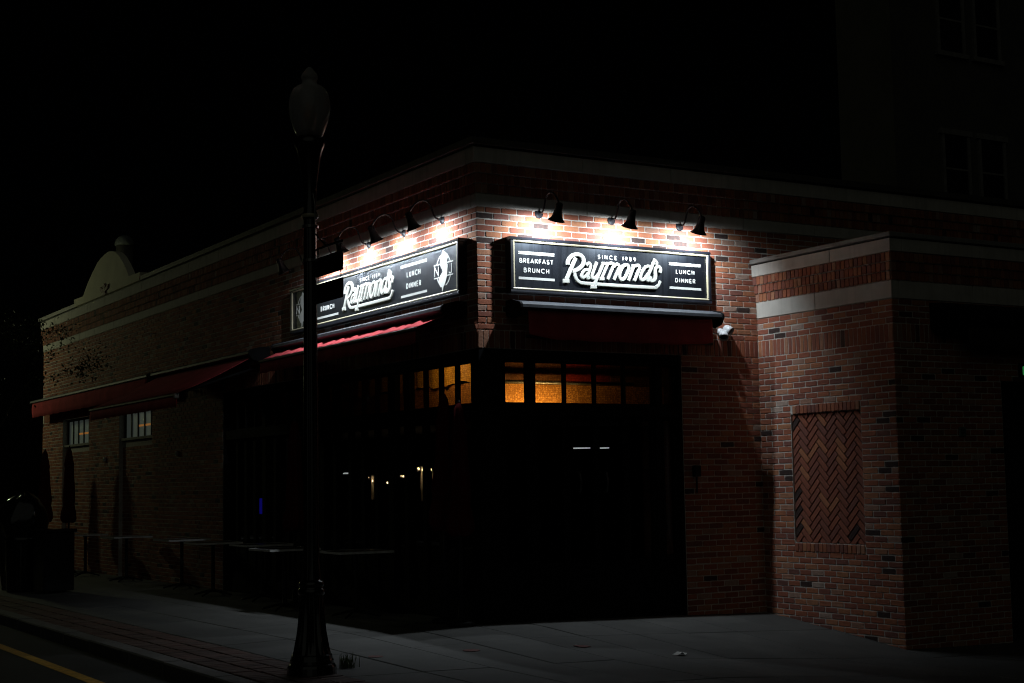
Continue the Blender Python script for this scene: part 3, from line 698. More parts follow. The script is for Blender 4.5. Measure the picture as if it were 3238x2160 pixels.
def emblem(parent, off):
    S = [(4.371, 0.531), (4.473, 0.473), (4.477, 0.439), (4.438, 0.381), (4.47, 0.359), (4.463, 0.288), (4.452, 0.227), (4.403, 0.143), (4.374, 0.124), (4.344, 0.069), (4.331, 0.125), (4.308, 0.123), (4.261, 0.169), (4.257, 0.211), (4.292, 0.247), (4.36, 0.297), (4.314, 0.357), (4.301, 0.4), (4.312, 0.462), (4.346, 0.494)]
    m = MB(); m.slab_poly([(x - 4.371 + off, z) for x, z in S], -.0940, -.0900); m.build('emblem_shape', 'print_white', parent)
    m = MB()
    for a, b, c, d in ((4.146, 4.31, .383, 0), (4.440, 4.597, .383, 1), (4.152, 4.285, .236, 2), (4.455, 4.593, .238, 3)): m.box(a - 4.371 + off, b - 4.371 + off, -.0930, -.0900, c - .006, c + .006)
    for a0, a1 in ((26, 74), (106, 154), (206, 250), (285, 334)): ribbon(m, arc(off + .005, .309, .172, .180, a0, a1, 10), .011, -.0900, .0026)
    m.build('emblem_ring', 'print_white', parent)
    for ch, x0, x1 in (('N', 4.163, 4.256), ('J', 4.500, 4.562)):
        m = MB(); wd_ = .012; gw = G[ch][1]
        for j, stx in enumerate(G[ch][0]): ribbon(m, [(x0 - 4.371 + off + a / gw * (x1 - x0), .256 + b * .106) for a, b in stx], wd_, -.0901, .003 + .0006 * j)
        m.build('letter', 'print_white', parent)
def sign_board(name, label, loc, rz, Wd_, Ht):
    t = thing(name, label, 'sign', loc, rz, 'fascia signboards')
    MB().box(0.03, Wd_ - .03, -0.090, -0.001, 0.03, Ht - .03).build('board', 'sign_board', t)
    f = MB(); b = .038; O = 0.118
    f.extrude_x([(-.001, 0), (-O + .014, 0), (-O, .012), (-O + .004, b - .006), (-.0915, b), (-.001, b)], 0, Wd_)
    f.extrude_x([(-.001, Ht), (-O + .014, Ht), (-O, Ht - .012), (-O + .004, Ht - b + .006), (-.0915, Ht - b), (-.001, Ht - b)], 0, Wd_)
    for x0, x1 in ((0, b), (Wd_ - b, Wd_)): f.bbox(x0, x1, -O + .003, -.001, b + .0005, Ht - b - .0005, .006)
    f.build('frame', 'frame_black', t)
    g = MB(); k = .020
    g.extrude_x([(-.0905, b), (-.1085, b + .002), (-.1105, b + .010), (-.103, b + k), (-.0905, b + k)], b, Wd_ - b)
    g.extrude_x([(-.0905, Ht - b), (-.1085, Ht - b - .002), (-.1105, Ht - b - .010), (-.103, Ht - b - k), (-.0905, Ht - b - k)], b, Wd_ - b)
    for x0, x1 in ((b, b + k), (Wd_ - b - k, Wd_ - b)): g.bbox(x0, x1, -.109, -.0905, b + k + .0005, Ht - b - k - .0005, .004)
    g.build('bead', 'gilt_bead', t)
    return t
sr = sign_board('signboard', 'shorter black signboard with white script lettering, on the wall right of the corner', (0.349, 0, 3.352), 0, 2.745, 0.616)
logo(sr, 1.345, 1.0)
text('SINCE 1989', sr, 'letter', 1.155, 1.680, .436, .050, .0092)
bars(sr, .113, .576, .460, .152); text('BREAKFAST', sr, 'letter', .124, .562, .331, .053, .0100); text('BRUNCH', sr, 'letter', .178, .506, .228, .054, .0100)
bars(sr, 2.148, 2.607, .460, .152); text('LUNCH', sr, 'letter', 2.244, 2.512, .330, .053, .0100); text('DINNER', sr, 'letter', 2.231, 2.524, .228, .053, .0100)
sl = sign_board('signboard', 'longer black signboard with two state emblems, on the street wall left of the corner', (0, 4.975, 3.352), L_, 4.755, 0.616)
logo(sl, 2.395, 1.07)
text('SINCE 1989', sl, 'letter', 2.19, 2.75, .440, .052, .0096)
bars(sl, .87, 1.54, .492, .112); text('BREAKFAST', sl, 'letter', .90, 1.50, .345, .066, .0118); text('BRUNCH', sl, 'letter', .99, 1.415, .204, .066, .0118)
bars(sl, 3.32, 3.972, .492, .112); text('LUNCH', sl, 'letter', 3.472, 3.816, .336, .066, .0118); text('DINNER', sl, 'letter', 3.456, 3.828, .204, .066, .0118)
emblem(sl, 4.371); emblem(sl, 0.385)

# ================================================================ gooseneck sign lamps
TILT = R(24)
def shade_mesh():
    prof = [(.018, .20), (.034, .192), (.040, .175), (.042, .115), (.046, .10), (.051, .075), (.058, .045), (.074, .018), (.098, -.004), (.096, -.005), (.071, .018), (.054, .045), (.047, .075), (.040, .10), (.036, .17)]
    return MB().lathe(prof, 32).mesh('shade', 'lamp_black', True)
_sh = shade_mesh()
_arm = MB().tube([(0, -.012, 4.258), (0, -.05, 4.259), (0, -.088, 4.272), (0, -.115, 4.305), (0, -.135, 4.36), (0, -.158, 4.415), (0, -.195, 4.452), (0, -.245, 4.462), (0, -.300, 4.448), (0, -.350, 4.412), (0, -.392, 4.362), (0, -.425, 4.305)], .0105, 10).mesh('arm', 'lamp_black', True)
_pl = MB()
_pl.add([(x, -z, y) for x, y, z in MB().lathe([(.052, .0), (.054, .006), (.050, .011), (.036, .015), (.030, .022), (.016, .028), (.014, .05)], 28).v], MB().lathe([(.052, .0)] * 7, 28).f)
_plm = _pl.mesh('mount_plate', 'lamp_black', True)
_bulb = MB().lathe([(.004, .0), (.016, .004), (.024, .02), (.024, .035), (.014, .06), (.013, .085)], 16).mesh('bulb', 'white_plastic', True)
def sign_lamp(loc, rz, label, lit=True, power=88):
    t = thing('gooseneck_lamp', label, 'wall lamp', loc, rz, 'gooseneck lamps above the signs')
    link('mount_plate', _plm, t, (0, 0, 4.258)); link('arm', _arm, t)
    s = link('shade', _sh, t, (0, -.362, 4.130), (TILT, 0, 0))       # mouth turned towards the wall
    link('bulb', _bulb, s, (0, 0, .012))
    if lit:
        l = bpy.data.lights.new('sign_light', 'SPOT'); l.energy = power; l.color = (0.84, 0.93, 1.0); l.shadow_soft_size = 0.018; l.spot_size = R(180); l.spot_blend = 1.0
        lo = link('sign_light', l, t, (0, -.362, 4.128)); lo.rotation_euler = Vector((0, math.sin(R(42)), -math.cos(R(42)))).to_track_quat('-Z', 'Y').to_euler()
    return t
for i, x in enumerate((.789, 1.760, 2.731)):
    sign_lamp((x, 0, 0), 0, ('lit black gooseneck lamp over the shorter sign, nearest the building corner', 'lit black gooseneck lamp over the middle of the shorter sign', 'lit black gooseneck lamp over the shorter sign, nearest the brick wing')[i])
for i, y in enumerate((.775, 1.741, 2.697, 3.645)):
    sign_lamp((0, y, 0), L_, ('lit black gooseneck lamp over the longer sign, nearest the building corner', 'second lit gooseneck lamp from the corner over the longer sign', 'third lit gooseneck lamp from the corner over the longer sign', 'lit gooseneck lamp over the longer sign, hidden behind the hanging plates')[i])
sign_lamp((0, 4.56, 0), L_, 'unlit gooseneck lamp at the far end of the longer sign', False)

# ================================================================ awnings
def hood(t, x0, x1):
    MB().extrude_x([(-.001, 3.262), (-.13, 3.262), (-.285, 3.222), (-.312, 3.205), (-.315, 3.172), (-.296, 3.160), (-.16, 3.150), (-.001, 3.12)], x0, x1).build('hood', 'hood_grey', t)
    for a in (x0 - .03, x1 + .002): MB().extrude_x([(-.001, 3.270), (-.14, 3.270), (-.295, 3.230), (-.322, 3.205), (-.324, 3.165), (-.27, 3.09), (-.16, 3.06), (-.001, 3.10)], a, a + .028).build('end_cap', 'store_black', t)
def cloth(name, t, x0, x1, curve, nx_=40, wav=None, thick=.004):
    m = MB(); k = len(curve); vs = []
    for s_ in (0, thick):
        for i in range(nx_ + 1):
            for j, (y, z) in enumerate(curve):
                dy, dz = wav(i / nx_, j / (k - 1)) if wav else (0, 0); vs.append((x0 + (x1 - x0) * i / nx_, y + dy + s_, z + dz - s_ * .3))
    o = (nx_ + 1) * k; fs = []
    for b in (0, o):
        fs += [(b + i * k + j, b + i * k + j + 1, b + (i + 1) * k + j + 1, b + (i + 1) * k + j) for i in range(nx_) for j in range(k - 1)]
    ed = [i * k for i in range(nx_ + 1)] + [nx_ * k + j for j in range(1, k)] + [i * k + k - 1 for i in range(nx_ - 1, -1, -1)] + [j for j in range(k - 2, 0, -1)]
    fs += [(ed[i], ed[(i + 1) % len(ed)], o + ed[(i + 1) % len(ed)], o + ed[i]) for i in range(len(ed))]
    m.add(vs, fs); return m.build(name, 'red_canvas', t, smooth=True)
AG = 'retractable red awnings'
a0 = thing('awning', 'rolled-in red awning with dark hood under the shorter sign', 'awning', (0, 0, 0), 0, AG)
hood(a0, 0.372, 3.075)
cloth('valance', a0, 0.47, 2.97, [(-.255, 3.155), (-.268, 3.08), (-.268, 2.98), (-.268, 2.89), (-.268, 2.835)], 50, lambda u, v: (-0.040 * v * v * max(0, math.sin(u * 7.5 + 2.6)) + .006 * math.sin(u * 47) * v, 0.05 * v * (abs(2 * u - 1) ** 6) + 0.006 * v * math.sin(u * 31)))
MB().tube([(0.46, -.235, 2.865), (2.98, -.235, 2.865)], .020, 10).build('front_bar', 'black_metal', a0, smooth=True)
a1 = thing('awning', 'partly drawn red awning with pink lit edge under the longer sign', 'awning', (0, 0, 0), L_, AG)
hood(a1, -5.12, -0.262)
def wv1(u, v): return (0, 0.011 * math.sin(math.pi * v) * (math.sin(u * 83) + .8 * math.sin(u * 137 + 1) + .6 * math.sin(u * 211 + 2)))
cloth('canopy', a1, -4.95, -0.40, [(-.15, 3.140), (-.24, 3.105), (-.33, 3.072), (-.43, 3.030), (-.540, 2.990)], 220, wv1)
MB().bbox(-4.97, -0.38, -.570, -.536, 2.950, 2.988, .008).build('front_bar', 'black_metal', a1)
cloth('valance', a1, -4.95, -0.40, [(-.555, 2.948), (-.556, 2.88), (-.555, 2.810)], 60, lambda u, v: (.008 * v * math.sin(u * 60), .004 * v * math.sin(u * 97)))
for x in (-4.4, -1.0): MB().tube([(x, -.02, 3.06), (x + .32, -.30, 3.04), (x, -.50, 2.985)], .014, 8).build('folding_arm', 'black_metal', a1)
a2 = thing('awning', 'fully drawn sloping red awning between the longer sign and barred windows', 'awning', (0, 0, 0), L_, AG)
hood(a2, -10.55, -6.00)
cloth('canopy', a2, -10.45, -6.06, [(-.10, 3.150 + .06), (-.40, 3.065), (-.70, 2.915), (-1.00, 2.762), (-1.315, 2.612)], 60, lambda u, v: (0, -.030 * math.sin(math.pi * v) + .006 * math.sin(u * 50) * v))
MB().bbox(-10.47, -6.04, -1.345, -1.310, 2.566, 2.604, .008).build('front_bar', 'black_metal', a2)
cloth('valance', a2, -10.45, -6.06, [(-1.330, 2.564), (-1.331, 2.50), (-1.330, 2.42)], 50, lambda u, v: (.008 * v * math.sin(u * 60), .004 * v * math.sin(u * 97)))
for x in (-10.2, -6.35): MB().tube([(x, -.02, 3.02), (x + .45, -.62, 2.84), (x, -1.31, 2.585)], .018, 8).build('folding_arm', 'black_metal', a2)
MB().bbox(-6.10, -6.04, -1.37, -1.30, 2.53, 2.60, .01).build('bar_end', 'window_trim', a2)
a3 = thing('awning', 'rolled-in red awning over the barred windows at the far left', 'awning', (0, 0, 0), L_, AG)
hood(a3, -18.95, -10.72)
cloth('valance', a3, -18.85, -10.80, [(-.285, 3.155), (-.300, 3.06), (-.296, 2.95), (-.280, 2.86)], 70, lambda u, v: (0.010 * v * math.sin(u * 60), .005 * v * math.sin(u * 91)))
a4 = thing('awning', 'folded black awning box on the front of the brick wing', 'awning', (0, -D, 0), 0, AG)
MB().extrude_x([(-.001, 3.19), (-.20, 3.17), (-.30, 3.10), (-.30, 2.98), (-.16, 2.82), (-.001, 2.90)], 4.42, 6.4).build('hood', 'black_metal', a4)
cloth('valance', a4, 4.75, 6.35, [(-.24, 2.92), (-.25, 2.80), (-.23, 2.66)], 20, lambda u, v: (.01 * math.sin(u * 30) * v, 0))
a4.children[1].data.materials[0] = MAT['interior_dark']

# ================================================================ small fixtures on the walls
fl = thing('floodlight', 'white twin-head security floodlight below the shorter sign awning', 'floodlight', (3.285, 0, 3.035))
def rotlathe(prof, n, direction, at):
    q = Vector(direction).to_track_quat('Z', 'Y').to_matrix(); m = MB().lathe(prof, n); b = MB(); b.add([tuple(Vector(at) + q @ Vector(v)) for v in m.v], m.f); return b
rotlathe([(.045, 0), (.046, .012), (.040, .03), (.022, .045)], 20, (0, -1, 0), (0, 0, 0)).build('base', 'white_plastic', fl, smooth=True)
for nm, d, p in (('lamp_head', (0.30, -.72, -.52), (.075, -.055, .03)), ('lamp_head', (-.35, -.62, -.80), (-.005, -.075, -.035))):
    h = rotlathe([(.012, -.055), (.036, -.045), (.050, -.018), (.054, .02), (.056, .055), (.050, .057), (.047, .03)], 20, d, p).build(nm, 'white_plastic', fl, smooth=True)
    rotlathe([(.046, .030), (.044, .036), (.02, .040)], 20, d, p).build('lens', 'frame_black', h, smooth=True)
MB().tube([(0, -.03, 0), (.04, -.05, .02)], .010, 8).tube([(0, -.03, 0), (-.003, -.06, -.02)], .010, 8).build('knuckle', 'white_plastic', fl)
wbx = thing('wall_box', 'small black box on the brick pier right of the storefront', 'junction box', (2.86, 0, 1.40))
MB().bbox(-.045, .045, -.07, -.0, -.065, .065, .01).build('case', 'black_metal', wbx); MB().tube([(0, -.03, -.07), (0, -.03, -.25)], .010, 8).build('conduit', 'black_metal', wbx)
for nm, yy, zz, lb in (('outlet_cover', 14.25, 1.87, 'small white outlet cover on the street wall between the barred windows'), ('outlet_cover', 10.02, 1.874, 'small white outlet cover on the street wall right of both barred windows'), ('bird_spike', 11.39, 3.97, '')):
    if nm == 'outlet_cover':
        t = thing('outlet_cover', lb, 'outlet', (-.012, yy, zz), L_, 'outlet covers on the street wall')
        MB().bbox(-.05, .05, -.03, .01, -.04, .04, .008).build('cover', 'white_plastic', t); MB().bbox(-.03, .03, -.036, -.0301, -.02, .02, .003).build('flap', 'hood_grey', t)
vt = thing('vent_pipe', 'tiny pale pipe stub high on the street wall over the drawn awning', 'pipe', (-.012, 11.39, 3.97), L_)
MB().tube([(0, 0, 0), (0, -.03, 0), (0, -.035, -.05)], .012, 8).build('pipe', 'white_plastic', vt)
pq = thing('plaque', 'small greenish plaque on the dark front of the brick wing', 'plaque', (4.836, -D - .011, 1.778))
MB().bbox(-.05, .05, -.012, .004, -.05, .05, .004).build('plate', 'plaque', pq); MB().bbox(-.035, .035, -.0145, -.0125, -.03, .03, .001).build('face', 'hood_grey', pq)
gl = thing('green_lamp', 'dim green lamp beside the wing door at the right edge', 'lamp', (5.84, -D - .012, 2.47))
MB().bbox(-.06, .06, -.05, .004, -.07, .09, .01).build('case', 'black_metal', gl); MB().bbox(-.045, .045, -.062, -.051, -.05, .05, .01).build('lens', 'green_lens', gl)

# ================================================================ street lamps
def lamp_post(loc, label, lit=False):
    t = thing('street_lamp', label, 'street lamp', loc, 0, 'globe street lamps along the kerb')
    MB().lathe([(.205, -.25), (.205, .0), (.200, .055), (.190, .075), (.182, .085), (.180, .11), (.172, .125), (.168, .15), (.160, .16)], 32).build('foot', 'post_black', t)
    smooth_angle(MB().lathe([(.158, .16), (.150, .20), (.136, .27), (.122, .35), (.112, .45), (.106, .55), (.103, .64)], 96, flute=16, fd=.10, fl=(.17, .60)).build('base', 'post_black', t))
    MB().lathe([(.104, .64), (.112, .655), (.114, .675), (.106, .69), (.095, .70), (.105, .715), (.110, .73), (.098, .75), (.078, .765)], 32).build('collar', 'post_black', t, smooth=True)
    smooth_angle(MB().lathe([(.076, .765), (.068, .90), (.066, 1.2), (.060, 2.6), (.053, 3.78)], 96, flute=16, fd=.07, fl=(.9, 3.7)).build('shaft', 'post_black', t))
    MB().lathe([(.056, 3.78), (.064, 3.80), (.064, 3.83), (.054, 3.85), (.052, 3.95), (.056, 4.05), (.072, 4.18), (.092, 4.30), (.110, 4.38), (.132, 4.42), (.134, 4.455), (.120, 4.47), (.108, 4.49)], 32).build('capital', 'post_black', t, smooth=True)
    MB().lathe([(.070, 3.795), (.074, 3.81), (.070, 3.825)], 24).build('brass_band', 'gilt_bead', t)
    g = [(.103, 4.49), (.128, 4.54), (.150, 4.60), (.168, 4.67), (.176, 4.74), (.174, 4.80), (.162, 4.86), (.138, 4.905), (.108, 4.93), (.072, 4.945), (.062, 4.965), (.064, 4.985), (.072, 5.0), (.072, 5.02), (.060, 5.045), (.044, 5.062), (.030, 5.085), (.012, 5.10)]
    MB().lathe(g, 32).build('globe', 'globe_sodium' if lit else 'globe_glass', t, smooth=True)
    if not lit:
        MB().lathe([(.02, 4.49), (.02, 4.60), (.055, 4.62), (.058, 4.70), (.045, 4.72), (.045, 4.76), (.03, 4.78)], 20).build('ballast', 'dim_brown', t, smooth=True)
    return t
lp = lamp_post((-2.93, -2.31, -.238), 'unlit black globe street lamp with fluted base in front of the restaurant')
MB().tube([(0, 0, 3.60), (.012, -.075, 3.63), (.012, -.075, 3.90), (.0, -.06, 4.00)], .006, 8).build('conduit', 'steel', lp)
lamp_post((-2.95, 22.0, -.30), 'lit globe street lamp up the kerb beyond the left edge', True)
hs = thing('hanging_sign', 'black bracket sign of two plates hung on chains from the street lamp', 'sign', (-2.915, -2.37, 0))
MB().tube([(0, 0.0, 3.272), (0, -.30, 3.276), (0, -.56, 3.272)], .010, 8).build('bracket', 'post_black', hs)
MB().tube([(0, .0, 3.42), (0, -.10, 3.36), (0, -.20, 3.30), (0, -.26, 3.276)], .006, 8).build('brace', 'post_black', hs)
for zz in (3.48, 3.19): MB().lathe([(.070, -.012), (.072, .012)], 20, (-.015, .06, zz)).build('clamp', 'steel', hs)
for z0, z1 in ((3.036, 3.196), (2.812, 2.975)):
    p = MB().bbox(-.008, .008, -.565, -.03, z0, z1, .003).build('plate', 'post_black', hs)
    for yy in (-.07, -.53):
        m = MB()
        for k in range(3): m.lathe([(.004, 0), (.006, .010), (.004, .020)], 8, (0, yy, z1 + .004 + k * .021))
        m.build('chain', 'black_metal', p)

# ================================================================ café furniture
def table(x, y, label, rz=0.0, sz=.33):
    z = gz(x, y); t = thing('bistro_table', label, 'table', (x, y, z), rz, 'bistro tables along the street wall')
    MB().bbox(-sz, sz, -sz, sz, .725, .745, .004).build('top', 'table_top', t)
    e = MB().box(-sz - .006, sz + .006, -sz - .006, -sz - .001, .722, .748).box(-sz - .006, sz + .006, sz + .001, sz + .006, .722, .748).box(-sz - .006, -sz - .001, -sz - .001, sz + .001, .722, .748).box(sz + .001, sz + .006, -sz - .001, sz + .001, .722, .748)
    e.build('edge_band', 'table_edge', t)
    MB().lathe([(.05, .045), (.028, .07), (.025, .35), (.03, .38), (.025, .41), (.025, .69), (.06, .72)], 16).build('stem', 'black_metal', t, smooth=True)
    for k in range(4):
        a = math.pi / 4 + k * math.pi / 2; c, s = math.cos(a), math.sin(a)
        MB().tube([(.02 * c, .02 * s, .07), (.12 * c, .12 * s, .055), (.26 * c, .26 * s, .02), (.30 * c, .30 * s, .008)], [.018, .016, .013, .012], 8).build('foot', 'black_metal', t, smooth=True)
for x, y, lb in ((-.58, 1.90, 'bistro table nearest the corner post, right of the street lamp'), (-.78, 3.55, 'bistro table seen just behind the street lamp post'), (-.45, 5.15, 'bistro table in front of the dark storefront, left of the lamp post'),
                 (-.58, 6.70, 'bistro table with pale edge left of the street lamp, under the drawn awning'), (-.42, 8.55, 'bistro table at the left end of the storefront glass'), (-.48, 11.25, 'bistro table beneath the right-hand barred window'),
                 (-.55, 13.55, 'bistro table between the two barred windows'), (-.45, 15.9, 'bistro table beneath the far-left barred window')):
    table(x, y, lb, rng.uniform(-.08, .08))
def umbrella(x, y, top, label, wd=.115, s=0):
    z = gz(x, y); H = top - z; t = thing('closed_umbrella', label, 'umbrella', (x, y, z), 0, 'closed red umbrellas')
    r = random.Random(s); n = 28; vs = []; fs = []; prof = [(.018, 1.0), (.045, .975), (.060, .93), (.085, .86), (.072, .845), (.088, .70), (wd * .82, .58), (wd * .75, .54), (wd, .48), (wd * 1.05, .43), (wd * .85, .405)]
    ph = [r.uniform(0, 6.28) for _ in range(4)]
    for q, (rr_, zz) in enumerate(prof):
        for k in range(n):
            a = 6.2832 * k / n; f = 1 + .22 * math.sin(8 * a + ph[0] + q * .1) * min(1, q / 4) + .10 * math.sin(3 * a + ph[1]) + .05 * math.sin(5 * a + ph[2] + q)
            vs.append((rr_ * f * math.cos(a), rr_ * f * math.sin(a), zz * H + (.02 * math.sin(8 * a + ph[3]) if q == len(prof) - 1 else 0)))
    m = len(prof); fs = [(i * n + k, i * n + (k + 1) % n, (i + 1) * n + (k + 1) % n, (i + 1) * n + k) for i in range(m - 1) for k in range(n)]; fs += [tuple(range(n)), tuple(reversed([(m - 1) * n + k for k in range(n)]))]
    c = MB().add(vs, fs).build('canopy', 'umbrella_canvas', t, smooth=True)
    MB().lathe([(wd * .80, .545 * H), (wd * .83, .555 * H), (wd * .80, .565 * H)], 24).build('tie_strap', 'umbrella_canvas', c)
    MB().lathe([(.019, .03), (.019, .97 * H)], 12).build('pole', 'black_metal', t)
    MB().lathe([(.15, .0), (.15, .03), (.13, .045), (.04, .06), (.03, .20)], 24).build('base', 'black_metal', t, smooth=True)
    MB().lathe([(.012, H - .01), (.016, H + .015), (.006, H + .035)], 12).build('finial', 'black_metal', t)
umbrella(-.22, .40, 2.27, 'taller closed dark red umbrella standing at the storefront corner', .15, 1)
umbrella(-.24, .02, 2.15, 'shorter closed dark red umbrella right beside the corner post', .13, 2)
umbrella(-.52, 3.85, 2.13, 'closed dark red umbrella half hidden behind the lamp post', .13, 3)
umbrella(-.60, 16.4, 2.10, 'closed dark red umbrella farthest left, above the litter bins', .14, 4)
umbrella(-.52, 14.85, 2.11, 'closed dark red umbrella below the left barred window', .12, 5)

# litter bins by the kerb
b1 = thing('litter_bin', 'round black litter bin topped by a bulging shiny bag, far left', 'litter bin', (-2.30, 10.6, gz(-2.3, 10.6)), 0, 'litter bins by the kerb')
MB().lathe([(.26, 0), (.27, .02), (.29, .75), (.31, .80), (.31, .84), (.28, .86)], 28).build('drum', 'post_black', b1, smooth=True)
r = random.Random(3); n = 24; vs = []
prof = [(.29, .85), (.33, .95), (.36, 1.10), (.33, 1.28), (.25, 1.42), (.13, 1.50), (.03, 1.55)]
for rr_, zz in prof:
    for k in range(n): a = 6.2832 * k / n; f = 1 + .10 * math.sin(3 * a + zz * 4) + .07 * math.sin(7 * a - zz * 6); vs.append((rr_ * f * math.cos(a), rr_ * f * math.sin(a), zz + .02 * math.sin(5 * a)))
MB().add(vs, [(i * n + k, i * n + (k + 1) % n, (i + 1) * n + (k + 1) % n, (i + 1) * n + k) for i in range(len(prof) - 1) for k in range(n)] + [tuple((len(prof) - 1) * n + k for k in range(n))]).build('bag', 'bag_plastic', b1, smooth=True)
for k in range(16):
    a = 6.2832 * k / 16; MB().box(-.012, .012, -.306, -.296, .04, .76).build('slat', 'post_black', b1).rotation_euler = (0, 0, a)
b2 = thing('litter_bin', 'square black litter bin standing right of the round one', 'litter bin', (-2.05, 9.75, gz(-2.0, 9.7)), .1, 'litter bins by the kerb')
MB().bbox(-.24, .24, -.24, .24, .03, .92, .015).build('case', 'post_black', b2); MB().bbox(-.27, .27, -.27, .27, .92, .97, .012).build('lid', 'post_black', b2); MB().bbox(-.18, .18, -.25, -.241, .66, .84, .004).build('flap', 'post_black', b2)

# ================================================================ street tree, grass tuft, litter
def tree(x, y, label):
    z0 = gz(x, y) - .05; t = thing('street_tree', label, 'tree', (x, y, z0)); r = random.Random(21); m = MB(); tips = []
    def grow(p, d, l, rad, depth):
        pts = [p]; rs = [rad]; q = p
        for k in range(3):
            d = (d + Vector((r.uniform(-.22, .22), r.uniform(-.22, .22), r.uniform(-.05, .16)))).normalized(); q = q + d * l / 3; pts.append(q); rs.append(rad * (1 - .16 * (k + 1)))
        m.tube(pts, rs, 7 if depth < 2 else 5)
        if depth >= 2: tips.extend(pts[1:])
        if depth < 4:
            for k in range(3 if depth else 5):
                a = r.uniform(0, 6.28); dd = (d * .75 + Vector((math.cos(a), math.sin(a), r.uniform(-.1, .5))) * .8).normalized()
                grow(pts[-1] if k else pts[2], dd, l * (r.uniform(.40, .52) if depth == 0 else r.uniform(.55, .72)), rs[-1] * .68, depth + 1)
    grow(Vector((0, 0, 0)), Vector((0, 0, 1)), 2.5, .05, 0)
    m.build('trunk', 'bark', t, smooth=True)
    c = MB()
    for p in tips:
        for k in range(10):
            q = p + Vector((r.gauss(0, .10), r.gauss(0, .10), r.gauss(-.02, .09))); u = Vector((r.gauss(0, 1), r.gauss(0, 1), r.gauss(-.6, .5))).normalized(); v = u.cross(Vector((r.gauss(0, 1), r.gauss(0, 1), r.gauss(0, 1)))).normalized(); s = r.uniform(.035, .075)
            c.add([q, q + u * s * .5 + v * s * .25, q + u * s, q + u * s * .5 - v * s * .25], [(0, 1, 2, 3)], r.random())
    c.build('crown', 'leaf', t)
tree(-2.45, 11.2, 'thin young street tree with dark leaves beside the litter bins')
g = MB(); r = random.Random(9)
for k in range(90):
    a = r.uniform(0, 6.28); q = Vector((r.gauss(0, .035), r.gauss(0, .03), 0)); h = r.uniform(.05, .13); l = Vector((math.cos(a), math.sin(a), 0)) * r.uniform(.02, .08); wv = Vector((-math.sin(a), math.cos(a), 0)) * .004
    g.add([q - wv, q + wv, q + l * .5 + Vector((0, 0, h * .7)) + wv * .6, q + l + Vector((0, 0, h)), q + l * .5 + Vector((0, 0, h * .7)) - wv * .6], [(0, 1, 2, 3, 4)], r.random())
o = g.build('grass_tuft', 'grass'); o.location = (-2.50, -2.07, gz(-2.5, -2.07)); o['label'] = 'small green grass tuft in the joint beside the lamp foot'; o['category'] = 'grass tuft'
m = MB(); nn = 5; m.add([(i * .03 + .01 * (j % 2), j * .02 - .01 * (i % 2), .006 + .012 * ((i * 7 + j * 3) % 3)) for j in range(nn) for i in range(nn)], [(j * nn + i, j * nn + i + 1, (j + 1) * nn + i + 1, (j + 1) * nn + i) for j in range(nn - 1) for i in range(nn - 1)])
o = m.build('paper_scrap', 'paper'); o.location = (0.70, -2.45, gz(.7, -2.45) + .002); o['label'] = 'crumpled white paper scrap on the pavement near the bottom edge'; o['category'] = 'litter'

# ================================================================ things glimpsed inside
sg = thing('string_lights', 'string of tiny warm bulbs inside the street-side storefront', 'string lights', (1.2, 0, 0))
pts = [(0, y, z) for y, z in ((5.45, 1.44), (5.18, 1.36), (5.04, 1.376), (4.90, 1.362), (4.71, 1.329), (4.39, 1.416), (4.30, 1.415), (4.22, 1.410), (4.10, 1.412), (3.90, 1.518), (3.76, 1.50), (3.66, 1.488), (3.56, 1.484), (3.42, 1.488), (3.29, 1.491))]
MB().tube(pts, .003, 5).build('cord', 'black_metal', sg)
for k, p in enumerate(pts[1:]):
    MB().lathe([(.004, -.012), (.011, 0), (.008, .010), (.003, .016)], 10, p).build('bulb', 'bulb_warm', sg)
for i, (yy, z0, z1, wd_, lb) in enumerate(((5.34, 1.10, 1.43, .09, 'narrow pale drape left of the string lights inside'), (3.80, 1.08, 1.53, .13, 'wider pale drape under the string lights inside'), (3.50, 1.12, 1.47, .07, 'thin pale drape right of the wider one inside'))):
    t = thing('drape', lb, 'curtain', (1.28, yy, 0), L_, 'pale drapes inside the storefront'); m = MB(); k = 16; rows = 6
    vs = [((q / k - .5) * wd_ * (1.25 - .6 * (abs(s_ / (rows - 1) - .45))), .012 * math.sin(q * 1.9), z0 + (z1 - z0) * s_ / (rows - 1)) for s_ in range(rows) for q in range(k + 1)]
    m.add(vs, [(a * (k + 1) + b, a * (k + 1) + b + 1, (a + 1) * (k + 1) + b + 1, (a + 1) * (k + 1) + b) for a in range(rows - 1) for b in range(k)])
    m.build('cloth', 'drape', t, smooth=True); MB().tube([(-wd_ * .6, 0, z1 + .01), (wd_ * .6, 0, z1 + .01)], .006, 8).build('rod', 'steel', t)
    if i < 2:  # bulb and fill light added to brighten the drape
        MB().lathe([(.004, -.014), (.012, 0), (.004, .014)], 10, (0, -.07, z1 - .02)).build('bulb', 'bulb_warm', t)
        l = bpy.data.lights.new('drape_fill_light', 'POINT'); l.energy = 0.35; l.color = (1, .72, .42); l.shadow_soft_size = .012; link('drape_fill_light', l, t, (0, -.10, z1 - .05))
for x0, x1, lb in ((2.49, 2.765, 'longer white strip light deep inside behind the glass doors'), (2.87, 3.03, 'shorter white strip light deep inside behind the glass doors')):
    t = thing('strip_light', lb, 'strip light', ((x0 + x1) / 2, 2.0, 1.722), 0, 'strip lights inside'); h = (x1 - x0) / 2
    MB().tube([(-h, 0, 0), (h, 0, .004)], .008, 8).build('tube', 'tube_white', t); MB().bbox(-h - .01, h + .01, -.008, .02, .010, .03, .003).build('fitting', 'black_metal', t)
